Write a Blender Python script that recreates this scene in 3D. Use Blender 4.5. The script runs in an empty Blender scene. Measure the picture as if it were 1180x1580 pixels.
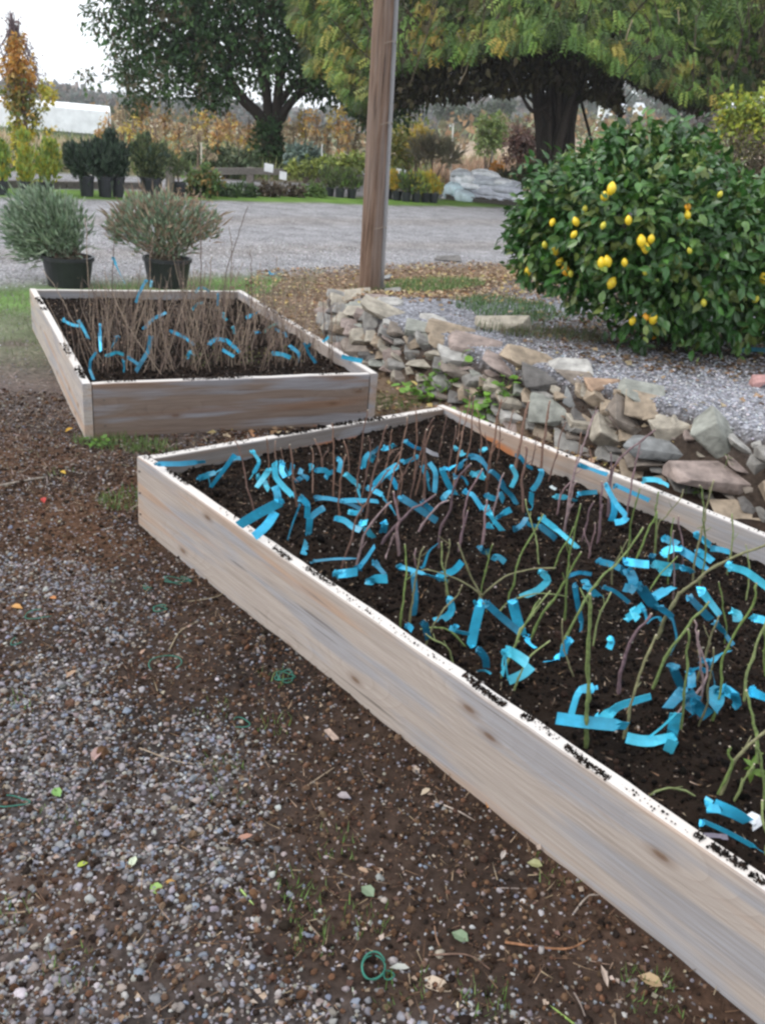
import bpy, math, random
import numpy as np
from mathutils import Matrix, Vector

random.seed(7)
rng = np.random.default_rng(7)
sc = bpy.context.scene
COL = sc.collection

# ------------------------------------------------------------------ camera
CAM_H, CAM_F, CAM_P, CAM_R = 1.5, 1370.0, math.radians(23.0), math.radians(5.25)
_R = np.array([1.0, 0, 0]); _U = np.array([0, math.sin(CAM_P), math.cos(CAM_P)]); _F = np.array([0, math.cos(CAM_P), -math.sin(CAM_P)])
_c, _s = math.cos(CAM_R), math.sin(CAM_R)
CR = _c * _R + _s * _U; CU = -_s * _R + _c * _U
cam_d = bpy.data.cameras.new('camera'); cam = bpy.data.objects.new('camera', cam_d); COL.objects.link(cam)
cam.matrix_world = Matrix(((CR[0], CU[0], -_F[0], 0), (CR[1], CU[1], -_F[1], 0), (CR[2], CU[2], -_F[2], CAM_H), (0, 0, 0, 1)))
cam_d.sensor_fit = 'VERTICAL'; cam_d.sensor_height = 24.0; cam_d.lens = 24.0 * CAM_F / 1580.0
cam_d.clip_start = 0.05; cam_d.clip_end = 3000
sc.camera = cam

# ------------------------------------------------------------------ sky, sun, exposure
SUN_EL, SUN_AZ = math.radians(42), math.radians(255)          # compass bearing of the sun: low light from the left
world = bpy.data.worlds.new('World'); sc.world = world; world.use_nodes = True
wn, wl = world.node_tree.nodes, world.node_tree.links
wn.clear()
wo = wn.new('ShaderNodeOutputWorld'); bg = wn.new('ShaderNodeBackground'); bg.inputs['Strength'].default_value = 0.10
sky = wn.new('ShaderNodeTexSky'); sky.sky_type = 'NISHITA'; sky.sun_disc = False
sky.sun_elevation = SUN_EL; sky.sun_rotation = SUN_AZ
mix = wn.new('ShaderNodeMix'); mix.data_type = 'RGBA'; mix.inputs[0].default_value = 0.86
mix.inputs[7].default_value = (9.0, 9.35, 9.9, 1)              # the closed cloud cover
wl.new(sky.outputs[0], mix.inputs[6]); wl.new(mix.outputs[2], bg.inputs['Color']); wl.new(bg.outputs[0], wo.inputs[0])
sd = bpy.data.lights.new('sun', 'SUN'); sd.energy = 1.1; sd.angle = math.radians(22); sd.color = (1, 0.96, 0.9)
sun = bpy.data.objects.new('sun', sd); COL.objects.link(sun)
sdir = Vector((math.sin(SUN_AZ) * math.cos(SUN_EL), math.cos(SUN_AZ) * math.cos(SUN_EL), math.sin(SUN_EL)))
sun.rotation_euler = sdir.to_track_quat('Z', 'Y').to_euler(); sun.location = (-8, 3, 9)
sc.view_settings.view_transform = 'Standard'; sc.view_settings.look = 'None'
sc.view_settings.exposure = 0.95; sc.view_settings.gamma = 1.0; sc.view_settings.use_curve_mapping = False
sc.render.engine = 'CYCLES'
sc.cycles.max_bounces = 6; sc.cycles.diffuse_bounces = 3; sc.cycles.transparent_max_bounces = 6
sc.cycles.pixel_filter_type = 'BLACKMAN_HARRIS'; sc.cycles.filter_width = 2.6

# ------------------------------------------------------------------ pixel of the 1180x1580 photograph -> place
def ray(px, py):
    return _F + (px - 590.0) / CAM_F * CR + (790.0 - py) / CAM_F * CU
def P(px, py, z=0.0):
    d = ray(px, py); t = (z - CAM_H) / d[2]; return np.array([d[0] * t, d[1] * t, z])
def at(px, py, Y):
    d = ray(px, py); t = Y / d[1]; return np.array([d[0] * t, Y, CAM_H + d[2] * t])
def proj(p):
    q = np.asarray(p, float) - np.array([0, 0, CAM_H]); w = q @ _F
    return 590 + CAM_F * (q @ CR) / w, 790 - CAM_F * (q @ CU) / w

# ------------------------------------------------------------------ noise
def _h(i, j, s):
    v = np.sin(i * 127.1 + j * 311.7 + s * 74.7) * 43758.5453
    return v - np.floor(v)
def vnoise(x, y, s=0):
    xi, yi = np.floor(x), np.floor(y); fx, fy = x - xi, y - yi
    fx = fx * fx * (3 - 2 * fx); fy = fy * fy * (3 - 2 * fy)
    return (_h(xi, yi, s) * (1 - fx) + _h(xi + 1, yi, s) * fx) * (1 - fy) + (_h(xi, yi + 1, s) * (1 - fx) + _h(xi + 1, yi + 1, s) * fx) * fy
def fbm(x, y, s=0, o=4):
    x = np.asarray(x, float); y = np.asarray(y, float)
    r = 0; a = 0.5; t = 0
    for k in range(o):
        r = r + a * vnoise(x * 2 ** k, y * 2 ** k, s + k); t += a; a *= 0.5
    return r / t
def sstep(a, b, x):
    t = np.clip((np.asarray(x, float) - a) / (b - a), 0, 1); return t * t * (3 - 2 * t)

# ------------------------------------------------------------------ mesh collector
class Geo:
    def __init__(s): s.v = []; s.f = []; s.c = []; s.n = 0
    def add(s, v, f, c=(0.5, 0.5, 0.5)):
        v = np.asarray(v, float).reshape(-1, 3); c = np.asarray(c, float)
        if c.ndim == 1: c = np.tile(c[:3], (len(v), 1))
        if not isinstance(f, list) or (len(f) and np.ndim(f[0]) == 1): f = [np.asarray(f)] if not isinstance(f, list) else [np.asarray([q for q in f if len(q) == k]) for k in sorted({len(q) for q in f})]
        for a in f: s.f.append(a + s.n)
        s.v.append(v); s.c.append(c); s.n += len(v)
    def build(s, name, mat, parent=None, smooth=False, origin=None, alpha=None):
        v = np.concatenate(s.v); c = np.concatenate(s.c)
        o0 = np.zeros(3) if origin is None else np.asarray(origin, float)
        v = v - o0
        me = bpy.data.meshes.new(name)
        me.vertices.add(len(v)); me.vertices.foreach_set('co', v.astype(np.float32).ravel())
        loops = np.concatenate([a.ravel() for a in s.f]); tot = np.concatenate([np.full(len(a), a.shape[1]) for a in s.f])
        me.loops.add(len(loops)); me.loops.foreach_set('vertex_index', loops.astype(np.int32))
        st = np.concatenate([[0], np.cumsum(tot)[:-1]])
        me.polygons.add(len(tot)); me.polygons.foreach_set('loop_start', st.astype(np.int32)); me.polygons.foreach_set('loop_total', tot.astype(np.int32))
        me.polygons.foreach_set('use_smooth', np.full(len(tot), bool(smooth)))
        at_ = me.attributes.new('col', 'FLOAT_COLOR', 'POINT')
        a4 = np.ones((len(v), 4), np.float32); a4[:, :3] = c
        if alpha is not None: a4[:, 3] = alpha
        at_.data.foreach_set('color', a4.ravel())
        me.update(calc_edges=True)
        if mat: me.materials.append(mat)
        o = bpy.data.objects.new(name, me); COL.objects.link(o)
        o.location = o0
        if parent is not None:
            o.parent = parent; o.location = o0 - np.array(parent.location)
        return o

def tag(o, label=None, cat=None, group=None, kind=None):
    if label: o['label'] = label
    if cat: o['category'] = cat
    if group: o['group'] = group
    if kind: o['kind'] = kind
    return o
def thing(name, loc, label, cat, group=None):
    o = bpy.data.objects.new(name, None); COL.objects.link(o); o.location = loc; o.empty_display_size = 0.1
    return tag(o, label, cat, group)

def norm(a): 
    a = np.asarray(a, float); return a / (np.linalg.norm(a, axis=-1, keepdims=True) + 1e-12)
def scatter(g, pv, pf, Pn, R, S, C):
    pv = np.asarray(pv, float); Pn = np.asarray(Pn, float); n = len(Pn)
    if n == 0: return
    S = np.asarray(S, float)
    if S.ndim == 0: S = np.full((n, 3), float(S))
    if S.ndim == 1: S = np.repeat(S[:, None], 3, 1)
    w = np.einsum('nij,nkj->nki', R, pv[None] * S[:, None, :]) + Pn[:, None, :]
    C = np.asarray(C, float)
    if C.ndim == 1: C = np.tile(C, (n, 1))
    k = len(pv)
    for a in ([pf] if not isinstance(pf, list) else pf):
        a = np.asarray(a); g.f.append((a[None] + (np.arange(n) * k)[:, None, None]).reshape(-1, a.shape[1]) + g.n)
    g.v.append(w.reshape(-1, 3)); g.c.append(np.repeat(C[:, None, :], k, 1).reshape(-1, 3)); g.n += n * k
def rand_rot(n):
    q = norm(rng.normal(size=(n, 4))); w, x, y, z = q.T
    return np.stack([np.stack([1 - 2 * (y * y + z * z), 2 * (x * y - z * w), 2 * (x * z + y * w)], -1),
                     np.stack([2 * (x * y + z * w), 1 - 2 * (x * x + z * z), 2 * (y * z - x * w)], -1),
                     np.stack([2 * (x * z - y * w), 2 * (y * z + x * w), 1 - 2 * (x * x + y * y)], -1)], 1)
def yaw_rot(n, tilt=0.3):
    a = rng.uniform(0, 2 * math.pi, n); d = np.stack([np.cos(a), np.sin(a), rng.normal(0, tilt, n)], -1)
    up = np.tile([0, 0, 1.0], (n, 1)) + rng.normal(0, tilt, (n, 3))
    return dir_rot(d, up)
def dir_rot(d, up=None):        # matrix whose +Y is d
    d = norm(d); n = len(d)
    if up is None: up = rng.normal(size=(n, 3))
    x = norm(np.cross(d, up)); z = np.cross(x, d)
    return np.stack([x, d, z], -1)
def pick(cols, n, var=0.18):
    cols = np.asarray(cols, float); i = rng.integers(0, len(cols), n)
    return cols[i] * rng.uniform(1 - var, 1 + var, (n, 1)) * rng.uniform(0.94, 1.06, (n, 3))

LEAF_V = np.array([(0, 0, 0), (.32, .4, .09), (0, 1, -.05), (-.32, .4, .09)]); LEAF_F = np.array([(0, 1, 2), (0, 2, 3)])
LEAF6_V = np.array([(0, 0, 0), (.2, .25, .06), (.22, .6, .05), (0, 1, -.12), (-.22, .6, .05), (-.2, .25, .06), (0, .45, 0.0)])
LEAF6_F = np.array([(0, 1, 6), (1, 2, 6), (2, 3, 6), (3, 4, 6), (4, 5, 6), (5, 0, 6)])
BLADE_V = np.array([(-.5, 0, 0), (.5, 0, 0), (.3, .55, .06), (-.3, .55, .06), (0, 1, .2)]); 
BLADE_F = [np.array([(0, 1, 2, 3)]), np.array([(3, 2, 4)])]
def ico(sub=0):
    t = (1 + 5 ** .5) / 2
    v = [(-1, t, 0), (1, t, 0), (-1, -t, 0), (1, -t, 0), (0, -1, t), (0, 1, t), (0, -1, -t), (0, 1, -t), (t, 0, -1), (t, 0, 1), (-t, 0, -1), (-t, 0, 1)]
    f = [(0, 11, 5), (0, 5, 1), (0, 1, 7), (0, 7, 10), (0, 10, 11), (1, 5, 9), (5, 11, 4), (11, 10, 2), (10, 7, 6), (7, 1, 8), (3, 9, 4), (3, 4, 2), (3, 2, 6), (3, 6, 8), (3, 8, 9), (4, 9, 5), (2, 4, 11), (6, 2, 10), (8, 6, 7), (9, 8, 1)]
    v = [tuple(norm(p)) for p in v]
    for _ in range(sub):
        m = {}; nf = []
        def mid(a, b):
            k = (min(a, b), max(a, b))
            if k not in m: m[k] = len(v); v.append(tuple(norm((np.array(v[a]) + np.array(v[b])) / 2)))
            return m[k]
        for a, b, c in f:
            x, y, z = mid(a, b), mid(b, c), mid(c, a); nf += [(a, x, z), (b, y, x), (c, z, y), (x, y, z)]
        f = nf
    return np.array(v), np.array(f)
ICO0, ICO1, ICO2 = ico(0), ico(1), ico(2)

def tube(g, pts, rad, seg=6, c=(.2, .15, .1), c2=None, cap=True, wob=0.0):
    pts = np.asarray(pts, float); n = len(pts); rad = np.broadcast_to(rad, n).astype(float)
    t = norm(np.gradient(pts, axis=0)); ref = np.array([0.31, 0.17, 0.93]); 
    if abs(np.dot(norm(t.mean(0)), norm(ref))) > .9: ref = np.array([1.0, 0.1, 0])
    x = norm(np.cross(t, ref)); y = np.cross(t, x)
    a = np.linspace(0, 2 * math.pi, seg, endpoint=False)
    rr = rad[:, None] * (1 + (rng.normal(0, wob, (n, seg)) if wob else 0))
    v = pts[:, None, :] + rr[..., None] * (np.cos(a)[None, :, None] * x[:, None, :] + np.sin(a)[None, :, None] * y[:, None, :])
    i = np.arange(n - 1)[:, None] * seg; j = np.arange(seg)[None]; k = (j + 1) % seg
    f = np.stack([i + j, i + k, i + seg + k, i + seg + j], -1).reshape(-1, 4)
    fs = [f]
    if cap: fs += [np.array([list(range(seg))[::-1], list(range((n - 1) * seg, n * seg))])]
    cc = np.asarray(c, float)
    if c2 is not None:
        w = np.linspace(0, 1, n)[:, None]; cc = np.repeat((cc[None] * (1 - w) + np.asarray(c2)[None] * w)[:, None, :], seg, 1).reshape(-1, 3)
    g.add(v.reshape(-1, 3), fs, cc)
def curve(pts, n=12):           # smooth resample (Catmull-Rom)
    p = np.asarray(pts, float)
    if len(p) == 2: return p[0] + (p[1] - p[0]) * np.linspace(0, 1, n)[:, None]
    q = np.vstack([2 * p[0] - p[1], p, 2 * p[-1] - p[-2]]); out = []
    for u in np.linspace(0, len(p) - 1 - 1e-6, n):
        i = int(u); t = u - i; a, b, c, d = q[i:i + 4]
        out.append(.5 * ((2 * b) + (-a + c) * t + (2 * a - 5 * b + 4 * c - d) * t * t + (-a + 3 * b - 3 * c + d) * t ** 3))
    return np.array(out)
def box(g, c, sx, sy, sz, ax=None, col=(.5, .5, .5), bev=0.0):
    ax = np.eye(3) if ax is None else np.asarray(ax)      # rows: local x,y,z
    if bev <= 0:
        v = np.array([(i, j, k) for i in (-.5, .5) for j in (-.5, .5) for k in (-.5, .5)]) * [sx, sy, sz]
        f = np.array([(0, 1, 3, 2), (4, 6, 7, 5), (0, 4, 5, 1), (2, 3, 7, 6), (0, 2, 6, 4), (1, 5, 7, 3)])
    else:
        v = []; f = []
        hx, hy, hz = sx / 2, sy / 2, sz / 2
        idx = {}
        for i in (-1, 1):
            for j in (-1, 1):
                for k in (-1, 1):
                    for a in range(3):
                        p = [i * (hx - bev), j * (hy - bev), k * (hz - bev)]; p[a] = (i * hx, j * hy, k * hz)[a]
                        idx[(i, j, k, a)] = len(v); v.append(p)
        fl = []
        for a in range(3):
            b, c_ = [(1, 2), (2, 0), (0, 1)][a]
            for s_ in (-1, 1):
                q = []
                for u, w in ((-1, -1), (1, -1), (1, 1), (-1, 1)):
                    k = [0, 0, 0]; k[a] = s_; k[b] = u; k[c_] = w; q.append(idx[(*k, a)])
                fl.append(q if s_ > 0 else q[::-1])
        for a in range(3):
            b, c_ = [(1, 2), (2, 0), (0, 1)][a]
            for u in (-1, 1):
                for w in (-1, 1):
                    k0 = [0, 0, 0]; k1 = [0, 0, 0]; k0[a], k1[a] = -1, 1; k0[b] = k1[b] = u; k0[c_] = k1[c_] = w
                    fl.append([idx[(*k0, b)], idx[(*k1, b)], idx[(*k1, c_)], idx[(*k0, c_)]] if u * w > 0 else [idx[(*k0, c_)], idx[(*k1, c_)], idx[(*k1, b)], idx[(*k0, b)]])
        tl = []
        for i in (-1, 1):
            for j in (-1, 1):
                for k in (-1, 1):
                    q = [idx[(i, j, k, 0)], idx[(i, j, k, 1)], idx[(i, j, k, 2)]]; tl.append(q if i * j * k > 0 else q[::-1])
        v = np.array(v); f = [np.array(fl), np.array(tl)]
    g.add(np.asarray(v) @ ax + np.asarray(c), f, col)

# ------------------------------------------------------------------ materials
def newmat(name):
    m = bpy.data.materials.new(name); m.use_nodes = True; nt = m.node_tree
    b = nt.nodes['Principled BSDF']; return m, nt, b
def N(nt, t, **k):
    n = nt.nodes.new(t)
    for a, v in k.items(): setattr(n, a, v)
    return n
def mathn(nt, op, a, b=None, clamp=False):
    n = N(nt, 'ShaderNodeMath', operation=op); n.use_clamp = clamp
    for i, x in enumerate((a, b)):
        if x is None: continue
        if isinstance(x, (int, float)): n.inputs[i].default_value = x
        else: nt.links.new(x, n.inputs[i])
    return n.outputs[0]
def mixc(nt, fac, a, b, mode='MIX'):
    n = N(nt, 'ShaderNodeMix', data_type='RGBA', blend_type=mode)
    for i, x in ((0, fac), (6, a), (7, b)):
        if isinstance(x, (int, float)): n.inputs[i].default_value = x
        elif isinstance(x, tuple): n.inputs[i].default_value = (*x[:3], 1)
        else: nt.links.new(x, n.inputs[i])
    return n.outputs[2]
def ramp(nt, src, stops):
    r = N(nt, 'ShaderNodeValToRGB'); e = r.color_ramp.elements
    while len(e) < len(stops): e.new(0.5)
    for q, (p, c) in zip(e, stops): q.position = p; q.color = (*c, 1) if isinstance(c, tuple) else (c, c, c, 1)
    nt.links.new(src, r.inputs[0]); return r.outputs[0]
def noise(nt, scale, detail=4, vec=None, rough=.55, dist=0):
    n = N(nt, 'ShaderNodeTexNoise'); n.inputs['Scale'].default_value = scale; n.inputs['Detail'].default_value = detail
    n.inputs['Roughness'].default_value = rough; n.inputs['Distortion'].default_value = dist
    if vec is not None: nt.links.new(vec, n.inputs['Vector'])
    return n.outputs[0]
def coords(nt, kind='Object', scale=(1, 1, 1), rot=(0, 0, 0)):
    t = N(nt, 'ShaderNodeTexCoord'); m = N(nt, 'ShaderNodeMapping'); m.inputs['Scale'].default_value = scale; m.inputs['Rotation'].default_value = rot
    nt.links.new(t.outputs[kind], m.inputs[0]); return m.outputs[0]
def bump(nt, b, h, strength=.5, dist=.01):
    n = N(nt, 'ShaderNodeBump'); n.inputs['Strength'].default_value = strength; n.inputs['Distance'].default_value = dist
    nt.links.new(h, n.inputs['Height']); nt.links.new(n.outputs[0], b.inputs['Normal'])

def attr_mat(name, rough=.8, nscale=20, amt=.35, bmp=0, bdist=.005, transl=0, spec=.3, coat=0):
    m, nt, b = newmat(name)
    a = N(nt, 'ShaderNodeAttribute', attribute_name='col'); v = coords(nt)
    n = noise(nt, nscale, 4, v)
    k = ramp(nt, n, [(.3, 1 - amt), (.7, 1 + amt)])
    c = mixc(nt, 1.0, a.outputs['Color'], k, 'MULTIPLY')
    nt.links.new(c, b.inputs['Base Color']); b.inputs['Roughness'].default_value = rough
    b.inputs['Specular IOR Level'].default_value = spec
    if coat: b.inputs['Coat Weight'].default_value = coat
    if bmp: bump(nt, b, n, bmp, bdist)
    if transl:
        t = N(nt, 'ShaderNodeBsdfTranslucent'); nt.links.new(c, t.inputs['Color']); ms = N(nt, 'ShaderNodeMixShader'); ms.inputs[0].default_value = transl
        nt.links.new(b.outputs[0], ms.inputs[1]); nt.links.new(t.outputs[0], ms.inputs[2])
        nt.links.new(ms.outputs[0], nt.nodes['Material Output'].inputs[0])
    return m
M = {}
M['leaf'] = attr_mat('leaf', .5, 30, .2, transl=.3, spec=.4)
M['leaf_gloss'] = attr_mat('glossy_leaf', .34, 30, .15, transl=.18, spec=.5)
M['dry'] = attr_mat('dry_leaf', .85, 40, .3, transl=.2, spec=.15)
M['bark'] = attr_mat('bark', .9, 45, .45, bmp=.7, bdist=.02, spec=.15)
M['cane'] = attr_mat('cane', .6, 90, .35, bmp=.3, bdist=.002, spec=.3)
M['stone'] = attr_mat('stone', .85, 16, .35, bmp=.8, bdist=.02, spec=.25)
M['pebble'] = attr_mat('pebble', .75, 60, .25, bmp=.3, bdist=.002, spec=.3)
M['soilbit'] = attr_mat('soil_bits', .95, 60, .4, bmp=.5, bdist=.003, spec=.05)
M['plastic'] = attr_mat('black_plastic', .45, 12, .25, spec=.5)
M['fruit'] = attr_mat('fruit_skin', .4, 60, .12, bmp=.2, bdist=.002, spec=.5)
M['bag'] = attr_mat('bag_plastic', .35, 7, .22, bmp=.6, bdist=.03, spec=.5)
M['paint'] = attr_mat('painted', .6, 3, .12, spec=.3)
M['twine'] = attr_mat('twine', .7, 80, .3, spec=.3)
# blue tag plastic
m, nt, b = newmat('blue_tag_plastic'); M['tag'] = m
a = N(nt, 'ShaderNodeAttribute', attribute_name='col'); v = coords(nt)
cc = mixc(nt, 1.0, a.outputs['Color'], ramp(nt, noise(nt, 55, 3, v), [(.3, .88), (.7, 1.1)]), 'MULTIPLY')
nt.links.new(cc, b.inputs['Base Color']); b.inputs['Roughness'].default_value = .42; b.inputs['Specular IOR Level'].default_value = .6
bump(nt, b, noise(nt, 90, 2, v), .12, .0012)
t = N(nt, 'ShaderNodeBsdfTranslucent'); nt.links.new(cc, t.inputs['Color']); ms = N(nt, 'ShaderNodeMixShader'); ms.inputs[0].default_value = .22
nt.links.new(b.outputs[0], ms.inputs[1]); nt.links.new(t.outputs[0], ms.inputs[2]); nt.links.new(ms.outputs[0], nt.nodes['Material Output'].inputs[0])

def wood_mat(name, light, dark, blue, seed, orange=None):
    """weathered pine; the board's local x runs along the grain"""
    m, nt, b = newmat(name)
    tc = N(nt, 'ShaderNodeTexCoord'); mp = N(nt, 'ShaderNodeMapping'); mp.inputs['Location'].default_value = (seed * 3.1, seed * 1.7, seed * .9)
    nt.links.new(tc.outputs['Object'], mp.inputs[0]); V = mp.outputs[0]
    def sc3(s):
        q = N(nt, 'ShaderNodeMapping'); q.inputs['Scale'].default_value = s; nt.links.new(V, q.inputs[0]); return q.outputs[0]
    # knots bend the grain
    vk = N(nt, 'ShaderNodeTexVoronoi', voronoi_dimensions='2D'); vk.inputs['Scale'].default_value = 1
    sk = N(nt, 'ShaderNodeSeparateXYZ'); nt.links.new(V, sk.inputs[0]); ck = N(nt, 'ShaderNodeCombineXYZ')
    nt.links.new(mathn(nt, 'MULTIPLY', sk.outputs[0], 1.9), ck.inputs[0]); nt.links.new(mathn(nt, 'MULTIPLY', sk.outputs[2], 5.0), ck.inputs[1]); nt.links.new(ck.outputs[0], vk.inputs['Vector'])
    kn = ramp(nt, vk.outputs['Distance'], [(.0, 1.0), (.14, .75), (.42, 0.0)])
    wv = N(nt, 'ShaderNodeTexWave', wave_type='BANDS', bands_direction='Z', wave_profile='SAW'); wv.inputs['Scale'].default_value = 10
    wv.inputs['Distortion'].default_value = 5.0; wv.inputs['Detail'].default_value = 2; wv.inputs['Detail Scale'].default_value = .7
    cmb = N(nt, 'ShaderNodeVectorMath', operation='ADD'); nt.links.new(sc3((.35, .5, 1.0)), cmb.inputs[0])
    kz = N(nt, 'ShaderNodeCombineXYZ'); nt.links.new(mathn(nt, 'MULTIPLY', kn, .12), kz.inputs[2]); nt.links.new(kz.outputs[0], cmb.inputs[1])
    nt.links.new(cmb.outputs[0], wv.inputs['Vector'])
    fib = noise(nt, 1, 5, sc3((4, 90, 150)), .7)
    big = noise(nt, 1, 3, sc3((1.5, 4, 15)), .5)
    big2 = noise(nt, 1, 3, sc3((.8, 3, 13)), .5, .4)
    c = mixc(nt, ramp(nt, wv.outputs[0], [(.0, .0), (.75, .14), (1, .38)]), light, dark)
    c = mixc(nt, ramp(nt, big, [(.49, 0.0), (.60, .72)]), c, blue)
    c = mixc(nt, ramp(nt, big2, [(.54, 0.0), (.63, .8)]), c, (light[0] * 1.0, light[1] * .78, light[2] * .62))
    c = mixc(nt, ramp(nt, fib, [(.3, .55), (.6, 0.0)]), c, (dark[0] * .7, dark[1] * .7, dark[2] * .7))
    c = mixc(nt, ramp(nt, vk.outputs['Distance'], [(.0, .9), (.028, .75), (.045, .35), (.10, 0.0)]), c, (.13, .075, .045))
    if orange:      # a wet, unweathered patch in the board's own frame
        (ox, oz, rx, rz) = orange
        sx = N(nt, 'ShaderNodeSeparateXYZ'); nt.links.new(tc.outputs['Object'], sx.inputs[0])
        dx = mathn(nt, 'DIVIDE', mathn(nt, 'SUBTRACT', sx.outputs[0], ox), rx); dz = mathn(nt, 'DIVIDE', mathn(nt, 'SUBTRACT', sx.outputs[2], oz), rz)
        dd = mathn(nt, 'ADD', mathn(nt, 'MULTIPLY', dx, dx), mathn(nt, 'MULTIPLY', dz, dz))
        dd = mathn(nt, 'ADD', dd, mathn(nt, 'MULTIPLY', noise(nt, 9, 3, V), .8))
        c = mixc(nt, ramp(nt, dd, [(.6, .85), (1.3, 0.0)]), c, (.42, .15, .05))
    # sawn top edge coloured near white: sky glare painted into the wood
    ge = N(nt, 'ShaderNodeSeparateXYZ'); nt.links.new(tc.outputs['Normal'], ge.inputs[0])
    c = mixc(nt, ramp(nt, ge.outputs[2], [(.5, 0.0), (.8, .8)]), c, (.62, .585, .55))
    nt.links.new(c, b.inputs['Base Color']); c = mixc(nt, ramp(nt, noise(nt, 1, 4, sc3((1.3, 60, 70)), .6), [(.29, .7), (.345, 0.0)]), c, (dark[0] * .35, dark[1] * .35, dark[2] * .35)); nt.links.new(c, b.inputs['Base Color']); b.inputs['Roughness'].default_value = .85; b.inputs['Specular IOR Level'].default_value = .15
    hh = mathn(nt, 'ADD', mathn(nt, 'MULTIPLY', fib, .7), mathn(nt, 'MULTIPLY', wv.outputs[0], .5))
    bump(nt, b, hh, .35, .004)
    return m
# ground
m, nt, b = newmat('ground_mix'); M['ground'] = m
a = N(nt, 'ShaderNodeAttribute', attribute_name='col'); v = coords(nt)
n1 = noise(nt, 2.3, 6, v, .6); n2 = noise(nt, 38, 4, v, .6)
c0 = mixc(nt, 1.0, a.outputs['Color'], ramp(nt, n1, [(.3, .72), (.7, 1.28)]), 'MULTIPLY')
c0 = mixc(nt, 1.0, c0, ramp(nt, n2, [(.3, .55), (.7, 1.45)]), 'MULTIPLY')
vo = N(nt, 'ShaderNodeTexVoronoi'); vo.inputs['Scale'].default_value = 62; vo.inputs['Randomness'].default_value = 1; nt.links.new(v, vo.inputs['Vector'])
sep = N(nt, 'ShaderNodeSeparateColor'); nt.links.new(vo.outputs['Color'], sep.inputs[0])
peb = mixc(nt, 1.0, c0, ramp(nt, sep.outputs[0], [(0, (.45, .44, .45)), (.5, (1.0, .98, .97)), (1, (1.75, 1.78, 1.85))]), 'MULTIPLY')
peb = mixc(nt, 1.0, peb, ramp(nt, vo.outputs['Distance'], [(.25, 1.0), (.75, .45)]), 'MULTIPLY')
nt.links.new(mixc(nt, a.outputs['Alpha'], c0, peb), b.inputs['Base Color'])
b.inputs['Roughness'].default_value = .95; b.inputs['Specular IOR Level'].default_value = .1
hb = mathn(nt, 'SUBTRACT', mathn(nt, 'MULTIPLY', n2, .8), mathn(nt, 'MULTIPLY', vo.outputs['Distance'], a.outputs['Alpha']))
bump(nt, b, hb, .7, .012)

# ================================================================== GROUND
def q_of(x, y): return (np.asarray(y) - np.asarray(x)) / math.sqrt(2)     # distance across the road, which runs at 45 degrees
TERR_H = 0.33
FOOT = [np.array([3.4, .9]), P(1400, 900)[:2], P(1180, 805)[:2], P(950, 716)[:2], P(840, 680)[:2], P(745, 650)[:2], P(650, 612)[:2], P(590, 582)[:2], P(545, 566)[:2], P(500, 520)[:2], P(505, 470)[:2], P(540, 448)[:2]]
POLY = FOOT + [np.array([0.0, 10.4]), np.array([1.3, 11.6]), np.array([9.0, 17.5]), np.array([14.0, 8.0]), np.array([9.0, 0.0])]
NW = len(FOOT)
def terrace(x, y):
    x = np.asarray(x, float); y = np.asarray(y, float)
    inside = np.zeros(x.shape, bool); s = np.full(x.shape, 9.0)
    n = len(POLY)
    for i in range(n):
        a, b_ = POLY[i], POLY[(i + 1) % n]
        cond = ((a[1] > y) != (b_[1] > y)); xi = (b_[0] - a[0]) * (y - a[1]) / (b_[1] - a[1] + 1e-12) + a[0]
        inside ^= cond & (x < xi)
        e = b_ - a; t = np.clip(((x - a[0]) * e[0] + (y - a[1]) * e[1]) / (e @ e), 0, 1)
        dd = np.hypot(x - a[0] - t * e[0], y - a[1] - t * e[1])
        wdt = 0.24 if i < NW - 3 else (0.4 if i < NW - 1 else 2.2)
        s = np.minimum(s, dd / wdt)
    return np.where(inside, np.clip(s, 0, 1), 0.0)
def gz(x, y):
    x = np.asarray(x, float); y = np.asarray(y, float)
    z = TERR_H * terrace(x, y)
    near = 1 - sstep(18, 30, y)
    z = z + near * (0.03 * (fbm(x * 1.7, y * 1.7, 3) - .5) + 0.012 * (fbm(x * 9, y * 9, 5) - .5))
    side = sstep(-.12, .18, x / np.maximum(y, 5))
    z = z + side * 0.045 * np.maximum(y - 38, 0) * (1 - .55 * sstep(180, 400, y)) * (y > 38)
    z = z - (1 - side) * 0.9 * sstep(34, 60, y) * (1 - sstep(90, 200, y))
    return z
def T(px, py, dz=0.0):          # where the ray through a pixel meets the terrain
    d = ray(px, py); o = np.array([0, 0, CAM_H]); t0 = 0.6; t = t0
    ts = np.concatenate([np.arange(0.8, 14, .02), np.arange(14, 120, .1)])
    pts = o + ts[:, None] * d; h = gz(pts[:, 0], pts[:, 1]) + dz
    k = np.argmax(pts[:, 2] < h)
    return pts[k] if pts[k, 2] < h[k] else P(px, py)
def axis(fine0, fine1, step, lo, hi, g=1.09):
    a = list(np.arange(fine0, fine1 + 1e-9, step)); s = step; p = a[-1]
    while p < hi: s *= g; p += s; a.append(p)
    s = step; p = a[0]; l = []
    while p > lo: s *= g; p -= s; l.append(p)
    return np.array(l[::-1] + a)
xs = axis(-3.2, 4.5, .045, -700, 700); ys = axis(0.6, 10.5, .045, -60, 1400, 1.045)
X, Y = np.meshgrid(xs, ys); Z = gz(X, Y)
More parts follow.
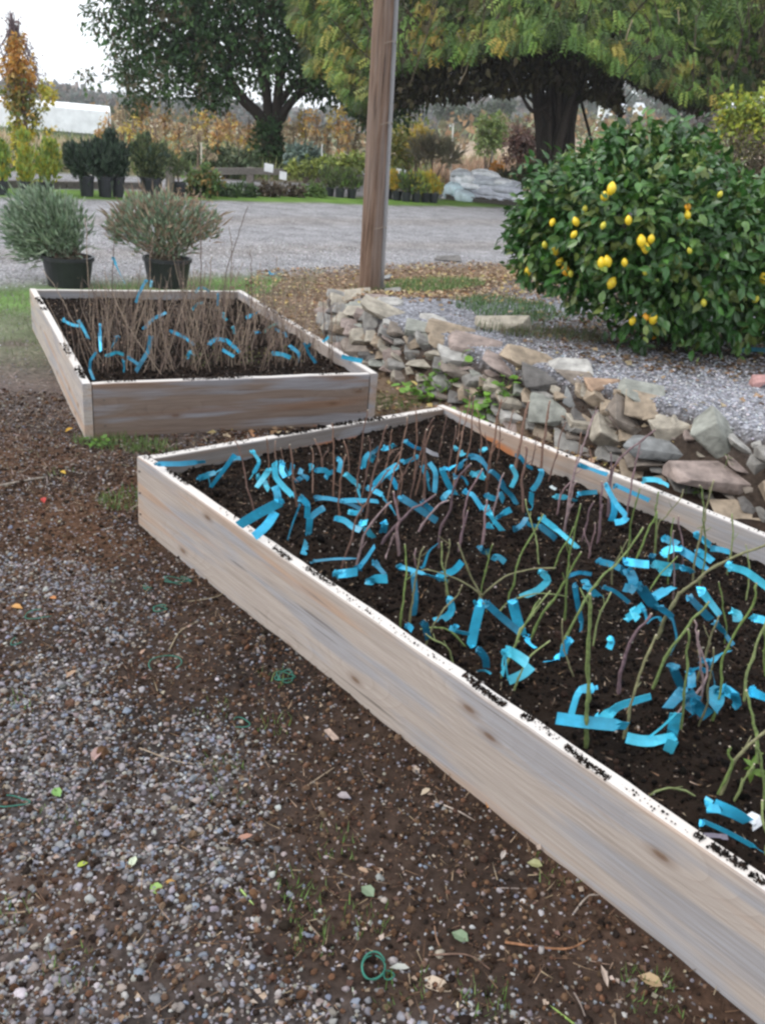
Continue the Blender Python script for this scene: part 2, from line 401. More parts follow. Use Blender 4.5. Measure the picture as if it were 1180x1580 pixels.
# beds' frames (used for the soil band beside them too)
LB = np.array([-0.952, 3.242]); e1B = norm(np.array([1.726, -1.956])); e2B = np.array([-e1B[1], e1B[0]]); LB = LB - .036 * e2B; LENB, WIDB = 4.3, 1.64
LA = np.array([-1.479, 4.089]); e1A = norm(np.array([1.381, .717])); e2A = np.array([-e1A[1], e1A[0]]); LENA, WIDA = 2.50, 1.556
def inbed(x, y, L, a, b_, la, lb, m=0.0):
    u = (x - L[0]) * a[0] + (y - L[1]) * a[1]; v_ = (x - L[0]) * b_[0] + (y - L[1]) * b_[1]
    return (u > -m) & (u < la + m) & (v_ > -m) & (v_ < lb + m)
def dens_gravel(x, y):          # foreground gravel against bare soil
    dv = -((x - LB[0]) * e2B[0] + (y - LB[1]) * e2B[1])      # distance in front of the near board
    n_ = fbm(x * 2.3, y * 2.3, 11, 4)
    g_ = sstep(.22, .80, dv + (n_ - .5) * 1.5)
    g_ = g_ * (1 - .45 * sstep(3.1, 4.4, y))
    hole = sstep(.40, .62, fbm(x * 3.7 + 4, y * 3.7, 19, 3))
    return np.clip(g_ * (.38 + .9 * hole) + .05 * (dv > .05), 0, 1)
def masks(x, y):
    q = q_of(x, y) + .5 * (fbm(x * .8, y * .8, 21) - .5); t = terrace(x, y)
    road = sstep(7.7, 8.5, q) * (1 - sstep(15.3, 15.9, q)) + sstep(17.3, 17.8, q) * (1 - sstep(21.0, 21.8, q)) * (x < 14)
    return q, t, np.clip(road, 0, 1)
q, t, road = masks(X, Y)
def lay(c, c2, w): return c * (1 - w[..., None]) + np.asarray(c2)[None, None] * w[..., None]
n_big = fbm(X * .9, Y * .9, 31, 4); n_med = fbm(X * 3.1, Y * 3.1, 37, 4); n_far = fbm(X * .12, Y * .12, 41, 4)
C = np.zeros(X.shape + (3,)) + np.array([.038, .0245, .018])
C = lay(C, (.072, .038, .022), sstep(.46, .66, n_big))
C = lay(C, (.020, .015, .013), sstep(.50, .66, n_med) * .85)
gv = dens_gravel(X, Y); C = lay(C, (.085, .075, .072), gv * .6)
grassL = sstep(-1.2, -2.0, X + .25 * (Y - 4.5)) * sstep(4.8, 6.2, Y) * (1 - t)
C = lay(C, (.13, .105, .095), sstep(3.6, 5.0, Y) * (X < -.9) * .8)
C = lay(C, (.12, .15, .08), np.clip(grassL * sstep(.3, .6, n_med + .15), 0, 1) * .75)
C = lay(C, (.115, .20, .055), sstep(6.6, 7.3, q) * (1 - sstep(7.7, 8.5, q)) * (X < -1.3) * .9)
litter = sstep(4.4, 5.2, Y) * (X > -1.3) * (1 - sstep(.3, .8, t)) * (Y < 13)
C = lay(C, (.17, .12, .082), litter * .9)
C = lay(C, (.27, .273, .295), sstep(.55, .9, t) * (1 - .25 * sstep(.5, .7, n_big)))
C = lay(C, (.15, .105, .075), sstep(.5, 1, t) * sstep(6.9, 8.0, Y - .35 * X) * .85)
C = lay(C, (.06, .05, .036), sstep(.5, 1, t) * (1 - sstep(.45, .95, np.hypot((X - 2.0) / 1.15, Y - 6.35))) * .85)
C = lay(C, (.30, .295, .30), road)
C = lay(C, (.10, .175, .035), sstep(15.5, 15.9, q) * (1 - sstep(17.2, 17.6, q)))
veg = sstep(21.2, 22.2, q)
C = lay(C, (.24, .21, .13), veg); C = lay(C, (.38, .31, .21), veg * sstep(.45, .6, n_far)); C = lay(C, (.11, .14, .055), veg * sstep(.5, .62, fbm(X * .09 + 9, Y * .16, 47)))
C = lay(C, (.36, .28, .21), (sstep(62, 70, Y) * (1 - sstep(95, 105, Y))) * (X > 3))
C = lay(C, (.16, .18, .07), sstep(104, 112, Y) * (X > 3)); C = lay(C, (.10, .10, .07), sstep(200, 240, Y))
rampm = sstep(.02, .15, t) * (1 - sstep(.85, 1, t)) * (Y < 8); C = lay(C, (.045, .034, .027), rampm * .9)
trk = road * (np.exp(-((q - 9.6) / .5) ** 2) + np.exp(-((q - 12.6) / .6) ** 2)); C = lay(C, (.26, .235, .215), np.clip(trk, 0, 1) * .6)
alpha = np.clip(road * .8 + sstep(.5, 1, t) * .9 * (Y < 9) + gv * .6, 0, 1)
g = Geo(); ny, nx = X.shape
i = np.arange(ny - 1)[:, None] * nx; j = np.arange(nx - 1)[None]
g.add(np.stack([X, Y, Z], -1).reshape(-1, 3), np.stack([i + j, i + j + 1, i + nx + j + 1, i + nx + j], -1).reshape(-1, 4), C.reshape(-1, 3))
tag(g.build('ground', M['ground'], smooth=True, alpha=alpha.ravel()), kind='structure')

# ================================================================== RAISED BEDS
BH, BT = .285, .042
WOODC = dict(light=(.40, .348, .31), dark=(.27, .22, .185), blue=(.28, .29, .32))
def board(parent, name, p0, p1, h=BH, seed=0, light=None, dark=None, orange=None, z0=-.02, label=None, sag=0.0):
    """board from p0 to p1 (centre line), its origin at p0, x along the grain"""
    p0 = np.array(p0, float); p1 = np.array(p1, float); L_ = np.linalg.norm(p1 - p0); ang = math.atan2(*(p1 - p0)[::-1])
    g = Geo(); nseg = max(4, int(L_ / .05)); xs_ = np.linspace(0, L_, nseg + 1)
    prof = np.array([(-1, 0), (1, 0), (1, .985), (.86, 1), (-.86, 1), (-1, .985)])
    v = []; 
    for k, x in enumerate(xs_):
        jig = .0022 * (fbm(np.array([x * 9.0]), np.array([seed * 3.3]), 5)[0] - .5) * 2
        for (a, z) in prof: v.append((x, a * (BT / 2 + jig * .5) + .004 * math.sin(x * 1.3 + seed), z0 + (h - z0) * z + (jig * 1.6 + sag * math.sin(math.pi * x / L_)) * (z > .5)))
    n = 6; f = [(k * n + i_, (k + 1) * n + i_, (k + 1) * n + (i_ + 1) % n, k * n + (i_ + 1) % n) for k in range(nseg) for i_ in range(n)]
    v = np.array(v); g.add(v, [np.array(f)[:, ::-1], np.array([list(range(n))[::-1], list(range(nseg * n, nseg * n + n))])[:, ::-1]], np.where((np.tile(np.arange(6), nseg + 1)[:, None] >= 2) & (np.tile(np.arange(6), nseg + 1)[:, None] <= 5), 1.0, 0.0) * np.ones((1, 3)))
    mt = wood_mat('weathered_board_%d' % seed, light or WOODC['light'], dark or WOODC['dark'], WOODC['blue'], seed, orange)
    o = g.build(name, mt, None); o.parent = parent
    o.location = Vector((p0[0], p0[1], 0)) - Vector(parent.location); o.rotation_euler = (0, 0, ang)
    if label: o['label'] = label
    return o
def screws(brd, xs_, zs_, side):
    for x in xs_:
        for z in zs_:
            g = Geo(); a = np.linspace(0, 2 * math.pi, 8, endpoint=False); r = .0042
            rim = np.stack([x + r * np.cos(a), np.full(8, side * (BT / 2 + .0072)), z + r * np.sin(a)], -1); rim2 = rim.copy(); rim2[:, 1] -= side * .004
            g.add(np.vstack([rim, rim2]), [np.array([list(range(8))]), np.array([(k, (k + 1) % 8, 8 + (k + 1) % 8, 8 + k) for k in range(8)])], (.09, .075, .065))
            o = g.build('screw_head', M['plastic']); o.parent = brd
h = BT / 2
def P2(L, a, b_, u, w): return L + a * u + b_ * w
bedB = thing('raised_bed', (LB[0], LB[1], 0), 'long open raised bed of pale boards, nearest the viewer, with green and brown canes', 'raised bed', 'raised wooden planting beds')
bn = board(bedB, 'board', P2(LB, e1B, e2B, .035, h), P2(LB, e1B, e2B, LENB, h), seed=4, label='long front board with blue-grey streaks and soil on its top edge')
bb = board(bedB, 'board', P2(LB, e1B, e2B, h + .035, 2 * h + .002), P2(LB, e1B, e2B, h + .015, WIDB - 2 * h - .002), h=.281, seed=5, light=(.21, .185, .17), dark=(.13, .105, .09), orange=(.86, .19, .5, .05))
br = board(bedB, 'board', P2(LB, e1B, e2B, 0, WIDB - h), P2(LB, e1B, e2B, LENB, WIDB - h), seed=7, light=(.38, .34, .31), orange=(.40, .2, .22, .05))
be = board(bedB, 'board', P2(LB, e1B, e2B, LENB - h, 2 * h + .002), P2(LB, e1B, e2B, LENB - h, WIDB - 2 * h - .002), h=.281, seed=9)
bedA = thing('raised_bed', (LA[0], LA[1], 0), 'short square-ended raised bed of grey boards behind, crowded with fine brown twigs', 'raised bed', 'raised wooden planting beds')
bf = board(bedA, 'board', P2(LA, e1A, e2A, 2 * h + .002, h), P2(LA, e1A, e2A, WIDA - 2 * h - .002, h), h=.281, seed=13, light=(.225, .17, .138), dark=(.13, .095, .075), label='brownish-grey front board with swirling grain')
board(bedA, 'board', P2(LA, e1A, e2A, h, 0), P2(LA, e1A, e2A, h, LENA), seed=15, light=(.46, .41, .37))  # left board: paler wood colour carries the light falling from the left
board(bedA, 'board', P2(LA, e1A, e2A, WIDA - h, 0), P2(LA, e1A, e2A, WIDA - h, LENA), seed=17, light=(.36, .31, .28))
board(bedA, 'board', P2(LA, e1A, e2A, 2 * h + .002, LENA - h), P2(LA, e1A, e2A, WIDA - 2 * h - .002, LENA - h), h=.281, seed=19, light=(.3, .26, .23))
screws(bn, (.022,), (.05, .14, .23), -1); screws(bf, (.05, WIDA - .14), (.07, .2), -1)

def soilz(x, y, bed):
    if bed == 'B':
        u = (x - LB[0]) * e1B[0] + (y - LB[1]) * e1B[1]; w = (x - LB[0]) * e2B[0] + (y - LB[1]) * e2B[1]
        z = .185 + .075 * np.exp(-((u / .35) ** 2 + ((w - WIDB) / .45) ** 2)) + .03 * sstep(0, .35, w) * (1 - sstep(.9, 1.5, w)) + .02 * (1 - sstep(0, .2, w))
    else:
        z = .222 + 0 * x
    return z + .03 * (fbm(x * 5, y * 5, 51) - .5) + .03 * (fbm(x * 24, y * 24, 57, 3) - .5)
m, nt, b = newmat('potting_soil'); M['soil'] = m
v = coords(nt); n1 = noise(nt, 55, 5, v, .7); n2 = noise(nt, 6, 3, v)
c0 = mixc(nt, n1, (.004, .003, .0028), (.022, .016, .012)); c0 = mixc(nt, ramp(nt, n2, [(.4, 0.0), (.7, .5)]), c0, (.03, .018, .012))
nt.links.new(c0, b.inputs['Base Color']); b.inputs['Roughness'].default_value = .95; b.inputs['Specular IOR Level'].default_value = .08
bump(nt, b, n1, 1, .012)
CL = np.array([(.009, .007, .006), (.014, .010, .008), (.024, .016, .012), (.006, .005, .0045)])
def soil_bed(L, a, b_, la, lb, bed, nclod, nperl):
    st = .022; us = np.arange(BT, la - BT + 1e-6, (la - 2 * BT) / round(la / st)); ws = np.arange(BT, lb - BT + 1e-6, (lb - 2 * BT) / round(lb / st))
    U, W = np.meshgrid(us, ws); x = L[0] + a[0] * U + b_[0] * W; y = L[1] + a[1] * U + b_[1] * W; z = soilz(x, y, bed)
    g = Geo(); ny, nx = U.shape; i = np.arange(ny - 1)[:, None] * nx; j = np.arange(nx - 1)[None]
    ff = np.stack([i + j, i + j + 1, i + nx + j + 1, i + nx + j], -1).reshape(-1, 4)
    g.add(np.stack([x, y, z], -1).reshape(-1, 3), ff)
    o = g.build('bed_soil', M['soil'], smooth=True); tag(o, kind='stuff')
    g = Geo()
    def pts(n):
        u = rng.uniform(BT + .01, la - BT - .01, n); w = rng.uniform(BT + .01, lb - BT - .01, n)
        x = L[0] + a[0] * u + b_[0] * w; y = L[1] + a[1] * u + b_[1] * w; return x, y, soilz(x, y, bed)
    x, y, z = pts(nclod); s = rng.gamma(2.2, .0013, nclod) + .0015
    scatter(g, *ICO0, np.stack([x, y, z + s * .3], -1), rand_rot(nclod), s[:, None] * rng.uniform(.6, 1.3, (nclod, 3)), pick(CL, nclod, .4))
    x, y, z = pts(nperl); s = rng.uniform(.0014, .0036, nperl)
    scatter(g, *ICO0, np.stack([x, y, z + s * .8], -1), rand_rot(nperl), s[:, None] * rng.uniform(.6, 1.5, (nperl, 3)), pick([(.20, .16, .13), (.12, .085, .06), (.09, .06, .045), (.28, .25, .22)], nperl, .3))
    n = nperl // 3; x, y, z = pts(n)
    scatter(g, BLADE_V, BLADE_F, np.stack([x, y, z + .004], -1), yaw_rot(n, .25), np.stack([rng.uniform(.002, .004, n), rng.uniform(.01, .03, n), np.full(n, .01)], -1), pick([(.16, .1, .06), (.1, .06, .04), (.28, .21, .15)], n, .3))
    tag(g.build('soil_crumbs', M['soilbit'], smooth=False), kind='stuff')
soil_bed(LB, e1B, e2B, LENB, WIDB, 'B', 38000, 5200)
soil_bed(LA, e1A, e2A, WIDA, LENA, 'A', 12000, 2000)
# crumbs of soil spilt along the tops of the boards
g = Geo()
def spill(p0, p1, n, wdt=.018, zz=BH, s0=.004):
    n = int(n * .95); wdt = wdt * 1.1
    p0 = np.asarray(p0)[:2]; p1 = np.asarray(p1)[:2]; t = rng.uniform(0, 1, n); d = p1 - p0; nn = norm(np.array([-d[1], d[0]]))
    s = np.minimum(rng.gamma(1.6, s0 / 5.5, n) + .0008, .0075)
    xy = p0 + d * t[:, None] + nn * (rng.normal(0, wdt * .5, n).clip(-wdt, wdt))[:, None]
    scatter(g, *ICO0, np.column_stack([xy, zz + s * .35]), rand_rot(n), s[:, None] * rng.uniform(.6, 1.3, (n, 3)), pick(CL, n, .4))
def tp(x, y): return P(x, y, BH)
for (x0, y0, x1, y1, n) in ((706, 1045, 730, 1060, 190), (728, 1058, 775, 1090, 330), (795, 1108, 812, 1118, 110), (862, 1155, 885, 1172, 110), (884, 1172, 935, 1205, 260), (812, 1120, 850, 1146, 50),
                            (1066, 1290, 1082, 1298, 50), (1092, 1305, 1120, 1325, 120), (1120, 1325, 1150, 1345, 110), (1152, 1350, 1180, 1366, 90), (430, 842, 460, 862, 150), (478, 872, 522, 902, 160), (270, 722, 306, 745, 150), (232, 700, 260, 716, 50),
                            (640, 985, 700, 1035, 30), (350, 782, 440, 845, 40), (530, 905, 640, 990, 50), (950, 1215, 1060, 1285, 30)):
    uu = [(tp(a_, b_)[:2] - LB) @ e1B for a_, b_ in ((x0, y0), (x1, y1))]
    wm = rng.uniform(.012, .03) if n > 45 else .02; spill(P2(LB, e1B, e2B, uu[0], wm), P2(LB, e1B, e2B, uu[1], wm), n, .011, BH + .001, .0032)
p_ = lambda u, w: P2(LB, e1B, e2B, u + .02, w)
spill(p_(.03, .0), p_(.03, .5), 160, .015, .281); spill(p_(.02, .62), p_(.02, .9), 400, .02, .281, .007); spill(p_(.02, .92), p_(.02, 1.22), 420, .02, .281, .007); spill(p_(.03, 1.2), p_(.03, 1.6), 60, .015, .281)
spill(p_(.1, WIDB - h), p_(2.6, WIDB - h), 260, .012)
pa = lambda u, w: P2(LA, e1A, e2A, u, w)
for k in range(9): w0 = rng.uniform(0, 2.2); spill(pa(h, w0), pa(h, w0 + .12), 60, .018, BH, .006)
for k in range(10): w0 = rng.uniform(.1, 1.3); spill(pa(w0, h), pa(w0 + .15, h + .008), 45, .014, .281, .005)
for k in range(9): w0 = rng.uniform(.2, 2.2); spill(pa(WIDA - h, w0), pa(WIDA - h, w0 + .12), 50, .018, BH, .006)
tag(g.build('spilt_soil', M['soilbit']), kind='stuff')

# ================================================================== DRY STONE WALL
CREAM, TAN, BRN, GRY, DRK, PNK, WHT, BLU, GRN, ORG = (.36, .32, .255), (.31, .235, .16), (.17, .135, .11), (.20, .195, .185), (.075, .072, .075), (.26, .195, .175), (.40, .39, .37), (.165, .18, .19), (.25, .265, .235), (.33, .20, .12)
ST = [(552,457,30,16,0,CREAM),(581,464,26,15,5,PNK),(601,470,28,15,5,WHT),(509,481,13,16,0,CREAM),(529,470,19,20,0,TAN),(549,480,24,18,0,GRN),(540,500,44,25,3,CREAM),(577,499,40,27,22,GRY),
 (598,486,62,16,24,CREAM),(601,504,18,15,20,WHT),(619,512,30,13,18,BRN),(570,520,46,16,6,CREAM),(531,526,26,16,0,BLU),(611,525,42,18,22,PNK),(650,512,38,24,12,GRN),(669,496,32,15,0,WHT),
 (694,514,58,20,12,TAN),(654,532,32,28,35,GRY),(679,529,30,18,22,TAN),(560,541,48,24,2,BRN),(612,547,32,19,0,PNK),(641,546,28,18,5,GRY),(674,548,28,18,10,CREAM),(655,565,42,20,6,CREAM),
 (617,566,30,20,0,GRY),(718,551,62,18,12,WHT),(732,533,62,18,8,PNK),(711,576,52,28,15,BRN),(738,586,36,22,-6,GRY),(688,592,34,18,10,GRN),(728,607,36,20,4,TAN),(709,617,38,20,-8,DRK),
 (783,573,64,22,22,PNK),(814,560,62,24,15,TAN),(838,585,52,26,12,DRK),(878,571,52,15,6,WHT),(886,588,44,16,4,BRN),(772,597,42,18,8,CREAM),(814,602,36,17,5,GRN),(841,609,32,14,3,GRY),
 (795,620,44,20,10,CREAM),(792,647,36,28,6,WHT),(855,640,68,38,14,GRN),(897,617,36,38,10,BLU),(923,617,36,28,30,TAN),(935,600,42,16,4,ORG),(964,609,24,20,20,TAN),(993,611,46,24,8,GRN),
 (941,634,28,30,-10,TAN),(980,650,62,34,26,BRN),(1004,632,60,30,16,TAN),(1042,655,52,30,-12,CREAM),(1080,658,18,32,0,TAN),(1112,686,62,60,38,GRN),(1148,690,34,16,25,WHT),(1174,684,20,16,0,WHT),
 (1174,718,24,30,0,GRY),(1034,690,112,24,9,BLU),(907,653,46,28,0,CREAM),(942,677,54,38,26,CREAM),(1008,713,60,28,6,BRN),(1049,721,38,26,-25,CREAM),(1119,744,120,46,6,PNK),(1150,800,64,20,4,TAN),
 (892,690,60,26,6,GRY),(846,673,40,22,10,TAN),(950,706,46,18,10,GRY),(990,738,54,20,10,TAN),(580,447,22,20,-20,GRY),(592,432,18,14,0,BLU),(605,452,18,12,0,GRY),(560,470,20,12,0,GRY),
 (760,620,26,16,0,DRK),(870,612,22,16,0,TAN),(1070,750,46,18,12,GRY),(1230,720,70,44,6,GRY),(1240,770,80,40,6,TAN),(1300,760,70,50,6,BLU),(1230,690,50,22,6,CREAM),(1330,810,80,50,4,GRN)]
def hull_stone(w, d, hgt, seed, npt=15):
    r = np.random.default_rng(seed); import bmesh
    p = norm(r.normal(size=(npt, 3))); p = np.sign(p) * np.abs(p) ** .36; p *= r.uniform(.86, 1.04, (npt, 1)); sh = r.uniform(-.25, .25); p[:, 2] += sh * p[:, 0] * .5; p *= np.array([w, d, hgt]) / 2
    bm = bmesh.new(); [bm.verts.new(q_) for q_ in p]
    res = bmesh.ops.convex_hull(bm, input=bm.verts); bmesh.ops.delete(bm, geom=[e for e in res['geom_interior'] if isinstance(e, bmesh.types.BMVert)], context='VERTS')
    bmesh.ops.dissolve_limit(bm, angle_limit=.25, verts=bm.verts, edges=bm.edges)
    bmesh.ops.bevel(bm, geom=list(bm.edges), offset=min(w, hgt) * .03, segments=1, affect='EDGES', profile=.6, clamp_overlap=True)
    bmesh.ops.triangulate(bm, faces=bm.faces); bm.verts.ensure_lookup_table()
    v = np.array([q_.co[:] for q_ in bm.verts]); f = np.array([[x.index for x in fc.verts] for fc in bm.faces]); bm.free(); return v, f
wall = thing('dry_stone_wall', (.3, 5.6, 0), 'low tumbled wall of flat fieldstones curving from the wooden post past both beds', 'stone wall')
def put_stone(px, py, w, hh, rot, col, parent, seed, name='stone', lift=0.0, **kw):
    p = T(px, py); dist = np.linalg.norm(p - [0, 0, CAM_H]); k = dist / CAM_F
    W = w * k * (1.5 + .2 * min(max((px - 820) / 200, 0), 1)); H = max(hh * k * .84, .028); D = max(min(W * .8, .26), H * .8)
    v, f = hull_stone(W, D, H, seed)
    a = math.radians(-rot)
    ax = math.cos(a) * CR + math.sin(a) * np.array([0, 0, 1.0]); ax = norm(ax)
    az = norm(np.array([0, -.25, 1.0]) - ax * np.dot(ax, [0, -.25, 1.0])); ay = np.cross(az, ax)
    v = v @ np.stack([ax, ay, az]); g = Geo()
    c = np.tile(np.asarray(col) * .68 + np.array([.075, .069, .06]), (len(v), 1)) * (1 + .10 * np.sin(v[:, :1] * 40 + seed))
    fwd = norm(ray(px, py)); pos = p + fwd * (D * .15) + np.array([0, 0, H * .12 + lift])
    c = c * (1 - .25 * (v[:, 2:3] < -H * .15)); g.add(v + pos, f, c); return g.build(name, M['stone'], parent, origin=pos)  # crevice shade painted in: lower part of each stone darkened
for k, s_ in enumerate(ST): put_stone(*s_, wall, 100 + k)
r_ = random.Random(5); FT = [proj([*q_, .16]) for q_ in FOOT]
for k in range(240):              # small chinking stones between and under the large ones
    i_ = r_.randrange(1, NW - 2); a_, b_ = FOOT[i_], FOOT[i_ + 1]; t_ = r_.random(); q0 = a_ + (b_ - a_) * t_
    e = norm(b_ - a_); nrm = np.array([e[1], -e[0]]); inw = nrm if terrace(*(q0 + nrm * .1)) > 0 else -nrm
    q1 = q0 + inw * r_.uniform(0, .22); x_, y_ = proj([q1[0], q1[1], float(gz(*q1))])
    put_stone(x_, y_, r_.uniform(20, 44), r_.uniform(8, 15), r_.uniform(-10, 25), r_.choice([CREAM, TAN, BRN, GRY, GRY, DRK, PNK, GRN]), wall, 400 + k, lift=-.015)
o = put_stone(777, 509, 64, 24, -2, CREAM, None, 77, 'loose_stone', lift=.02); tag(o, 'lone wedge-shaped cream stone lying on the gravel in front of the grass', 'stone')
o = put_stone(1173, 598, 20, 26, 0, (.5, .25, .24), None, 78, 'loose_stone', lift=.01); tag(o, 'pink stone lying on grey gravel at the right edge', 'stone')
o = put_stone(690, 403, 30, 10, 0, DRK, None, 79, 'loose_stone', lift=.01); tag(o, 'dark flat stone at the edge of the gravel road behind the grass', 'stone')

# ================================================================== GRAVEL, LITTER
def pebbles(name, n, region, dens, size, cols, big=ICO1, mat='pebble', flat=.7):
    x = rng.uniform(region[0], region[1], n); y = rng.uniform(region[2], region[3], n)
    k = rng.uniform(0, 1, n) < dens(x, y); x, y = x[k], y[k]
    k = ~inbed(x, y, LB, e1B, e2B, LENB, WIDB, .005) & ~inbed(x, y, LA, e1A, e2A, WIDA, LENA, .005)
    x, y = x[k], y[k]; px, py = proj(np.stack([x, y, 0 * x], -1)); k = (px > -120) & (px < 1300) & (py < 1720); x, y = x[k], y[k]
    m_ = len(x); s = size(m_); z = gz(x, y)
    sc_ = s[:, None] * np.stack([rng.uniform(.75, 1.25, m_), rng.uniform(.75, 1.25, m_), rng.uniform(.4, .75, m_)], -1)
    g = Geo(); 
    pv, pf = big; pv = pv * (1 + .17 * rng.normal(size=(len(pv), 1)))
    R = yaw_rot(m_, .35); scatter(g, pv, pf, np.stack([x, y, z + s * .16], -1), R, sc_, pick(cols, m_, .2) * 1.15)
    return tag(g.build(name, M[mat], smooth=(big is ICO1)), kind='stuff'), m_
PEB = [(.17, .16, .165), (.20, .19, .195), (.12, .112, .118), (.21, .185, .175), (.145, .15, .175), (.17, .14, .13), (.085, .077, .078), (.29, .275, .27), (.13, .145, .18), (.15, .14, .15), (.19, .165, .14)]
pebbles('gravel', 36000, (-2.0, 1.2, .9, 3.2), dens_gravel, lambda n: np.clip(rng.lognormal(math.log(.0049), .32, n), .003, .0115), PEB)
pebbles('fine_gravel', 120000, (-2.6, 1.3, .9, 4.6), lambda x, y: np.clip(dens_gravel(x, y) * .6 + .16, 0, 1), lambda n: rng.uniform(.002, .0055, n), PEB, ICO0)
pebbles('scattered_gravel', 26000, (-4, 1.3, 2.6, 7.6), lambda x, y: np.where(x < -.6 + .0 * y, .22, .06) * (1 - terrace(x, y)), lambda n: rng.uniform(.003, .0085, n), PEB, ICO0)
TG = [(.33, .33, .36), (.26, .26, .29), (.40, .39, .41), (.20, .20, .22), (.27, .25, .24), (.42, .41, .42), (.25, .27, .31)]
pebbles('terrace_gravel', 52000, (.3, 5.2, 2.6, 8.5), lambda x, y: (terrace(x, y) > .8) * np.where(y < 5.7 + .1 * x, .9, .22), lambda n: rng.uniform(.004, .0095, n), TG, ICO0)
pebbles('roadside_gravel', 16000, (-5, 3, 7.3, 13), lambda x, y: (q_of(x, y) > 7.9) * (1 - terrace(x, y)) * .6, lambda n: rng.uniform(.005, .013, n), [(.30, .29, .29), (.38, .37, .37), (.2, .19, .19)], ICO0)

def ground_leaves(name, n, region, dens, smin, smax, cols, mat='dry'):
    x = rng.uniform(region[0], region[1], n); y = rng.uniform(region[2], region[3], n)
    k = (rng.uniform(0, 1, n) < dens(x, y)) & ~inbed(x, y, LB, e1B, e2B, LENB, WIDB, .01) & ~inbed(x, y, LA, e1A, e2A, WIDA, LENA, .01); x, y = x[k], y[k]; m_ = len(x)
    s = rng.uniform(smin, smax, m_); g = Geo()
    scatter(g, LEAF_V * [1.3, 1, 1.2], LEAF_F, np.stack([x, y, gz(x, y) + .006 + s * .08], -1), yaw_rot(m_, .32), s, pick(cols, m_, .3))
    return tag(g.build(name, M[mat]), kind='stuff')
LIT = [(.30, .21, .14), (.38, .29, .20), (.20, .13, .085), (.14, .085, .055), (.45, .36, .24), (.26, .15, .08), (.42, .33, .14)]
ground_leaves('leaf_litter', 26000, (-1.6, 4.0, 4.3, 12.5), lambda x, y: np.clip((1 - terrace(x, y)) * (q_of(x, y) < 8.2) * .85 + (terrace(x, y) > .5) * (y - .35 * x > 6.9) * .75 + (terrace(x, y) > .8) * .05, 0, 1), .02, .055, LIT)
ground_leaves('soil_litter', 9500, (-2.2, 1.2, .9, 4.6), lambda x, y: .35 + 0 * x, .005, .018, [(.20, .14, .10), (.12, .08, .055), (.30, .23, .17), (.09, .055, .04), (.16, .10, .075), (.34, .28, .23)])
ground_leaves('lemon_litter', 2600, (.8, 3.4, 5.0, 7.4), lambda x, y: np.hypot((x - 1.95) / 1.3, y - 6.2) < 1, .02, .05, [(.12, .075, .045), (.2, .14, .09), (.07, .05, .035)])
n = 70000; x = rng.uniform(-2.2, 1.2, n); y = rng.uniform(.9, 4.8, n); k = ~inbed(x, y, LB, e1B, e2B, LENB, WIDB, .004) & ~inbed(x, y, LA, e1A, e2A, WIDA, LENA, .004); x, y = x[k], y[k]; n = len(x); s = rng.gamma(2, .0013, n) + .001
g = Geo(); scatter(g, *ICO0, np.stack([x, y, gz(x, y) + s * .3], -1), rand_rot(n), s[:, None] * rng.uniform(.6, 1.3, (n, 3)), pick([(.055, .033, .023), (.035, .022, .016), (.095, .052, .032), (.022, .016, .013), (.12, .075, .05)], n, .3)); tag(g.build('earth_crumbs', M['soilbit']), kind='stuff')
# fibres, rootlets and moss on the bare soil
def fibres(name, n, region, dens, lmin, lmax, wdt, cols, lift=.004, tilt=.25, mat='dry'):
    x = rng.uniform(region[0], region[1], n); y = rng.uniform(region[2], region[3], n)
    k = (rng.uniform(0, 1, n) < dens(x, y)) & ~inbed(x, y, LB, e1B, e2B, LENB, WIDB, .004) & ~inbed(x, y, LA, e1A, e2A, WIDA, LENA, .004); x, y = x[k], y[k]; m_ = len(x)
    L_ = rng.uniform(lmin, lmax, m_); g = Geo()
    if tilt > .9:
        a = rng.uniform(0, 2 * math.pi, m_); d = np.stack([np.cos(a), np.sin(a), rng.uniform(.6, 2.5, m_)], -1); R = dir_rot(d, np.stack([np.cos(a), np.sin(a), 0 * a], -1) * -1)
    else: R = yaw_rot(m_, tilt)
    scatter(g, BLADE_V, BLADE_F, np.stack([x, y, gz(x, y) + lift], -1), R, np.stack([np.full(m_, wdt) * rng.uniform(.6, 1.4, m_), L_, L_], -1), pick(cols, m_, .3))
    return tag(g.build(name, M[mat]), kind='stuff')
fibres('rootlets', 24000, (-2.6, 1.2, .9, 5.6), lambda x, y: .7 + 0 * x, .012, .05, .0022, [(.18, .11, .07), (.11, .065, .04), (.3, .22, .15), (.08, .05, .035)])
fibres('dry_grass_litter', 7000, (-3.6, -.7, 3.2, 7.0), lambda x, y: .8 + 0 * x, .02, .06, .004, [(.30, .24, .21), (.22, .17, .15), (.2, .18, .12), (.36, .30, .26)])
GR = [(.08, .16, .03), (.11, .2, .045), (.15, .22, .07), (.07, .12, .03)]
def patchy(cx, cy, rx, ry, k=1.0):
    def f(x, y): return k * (np.hypot((x - cx) / rx, (y - cy) / ry) + .5 * (fbm(x * 6, y * 6, 71) - .5) < .9)
    return f
def grass_patch(name, px, py, rx, ry, n, l0, l1, w=.0035, cols=GR, k=1.0):
    c = T(px, py); return fibres(name, n, (c[0] - rx, c[0] + rx, c[1] - ry, c[1] + ry), patchy(c[0], c[1], rx, ry, k), l0, l1, w, cols, 0, 1.5, 'leaf')
grass_patch('grass', 190, 688, .30, .12, 900, .02, .055); grass_patch('grass', 195, 775, .12, .12, 330, .015, .05); grass_patch('grass', 600, 622, .2, .16, 500, .02, .05)
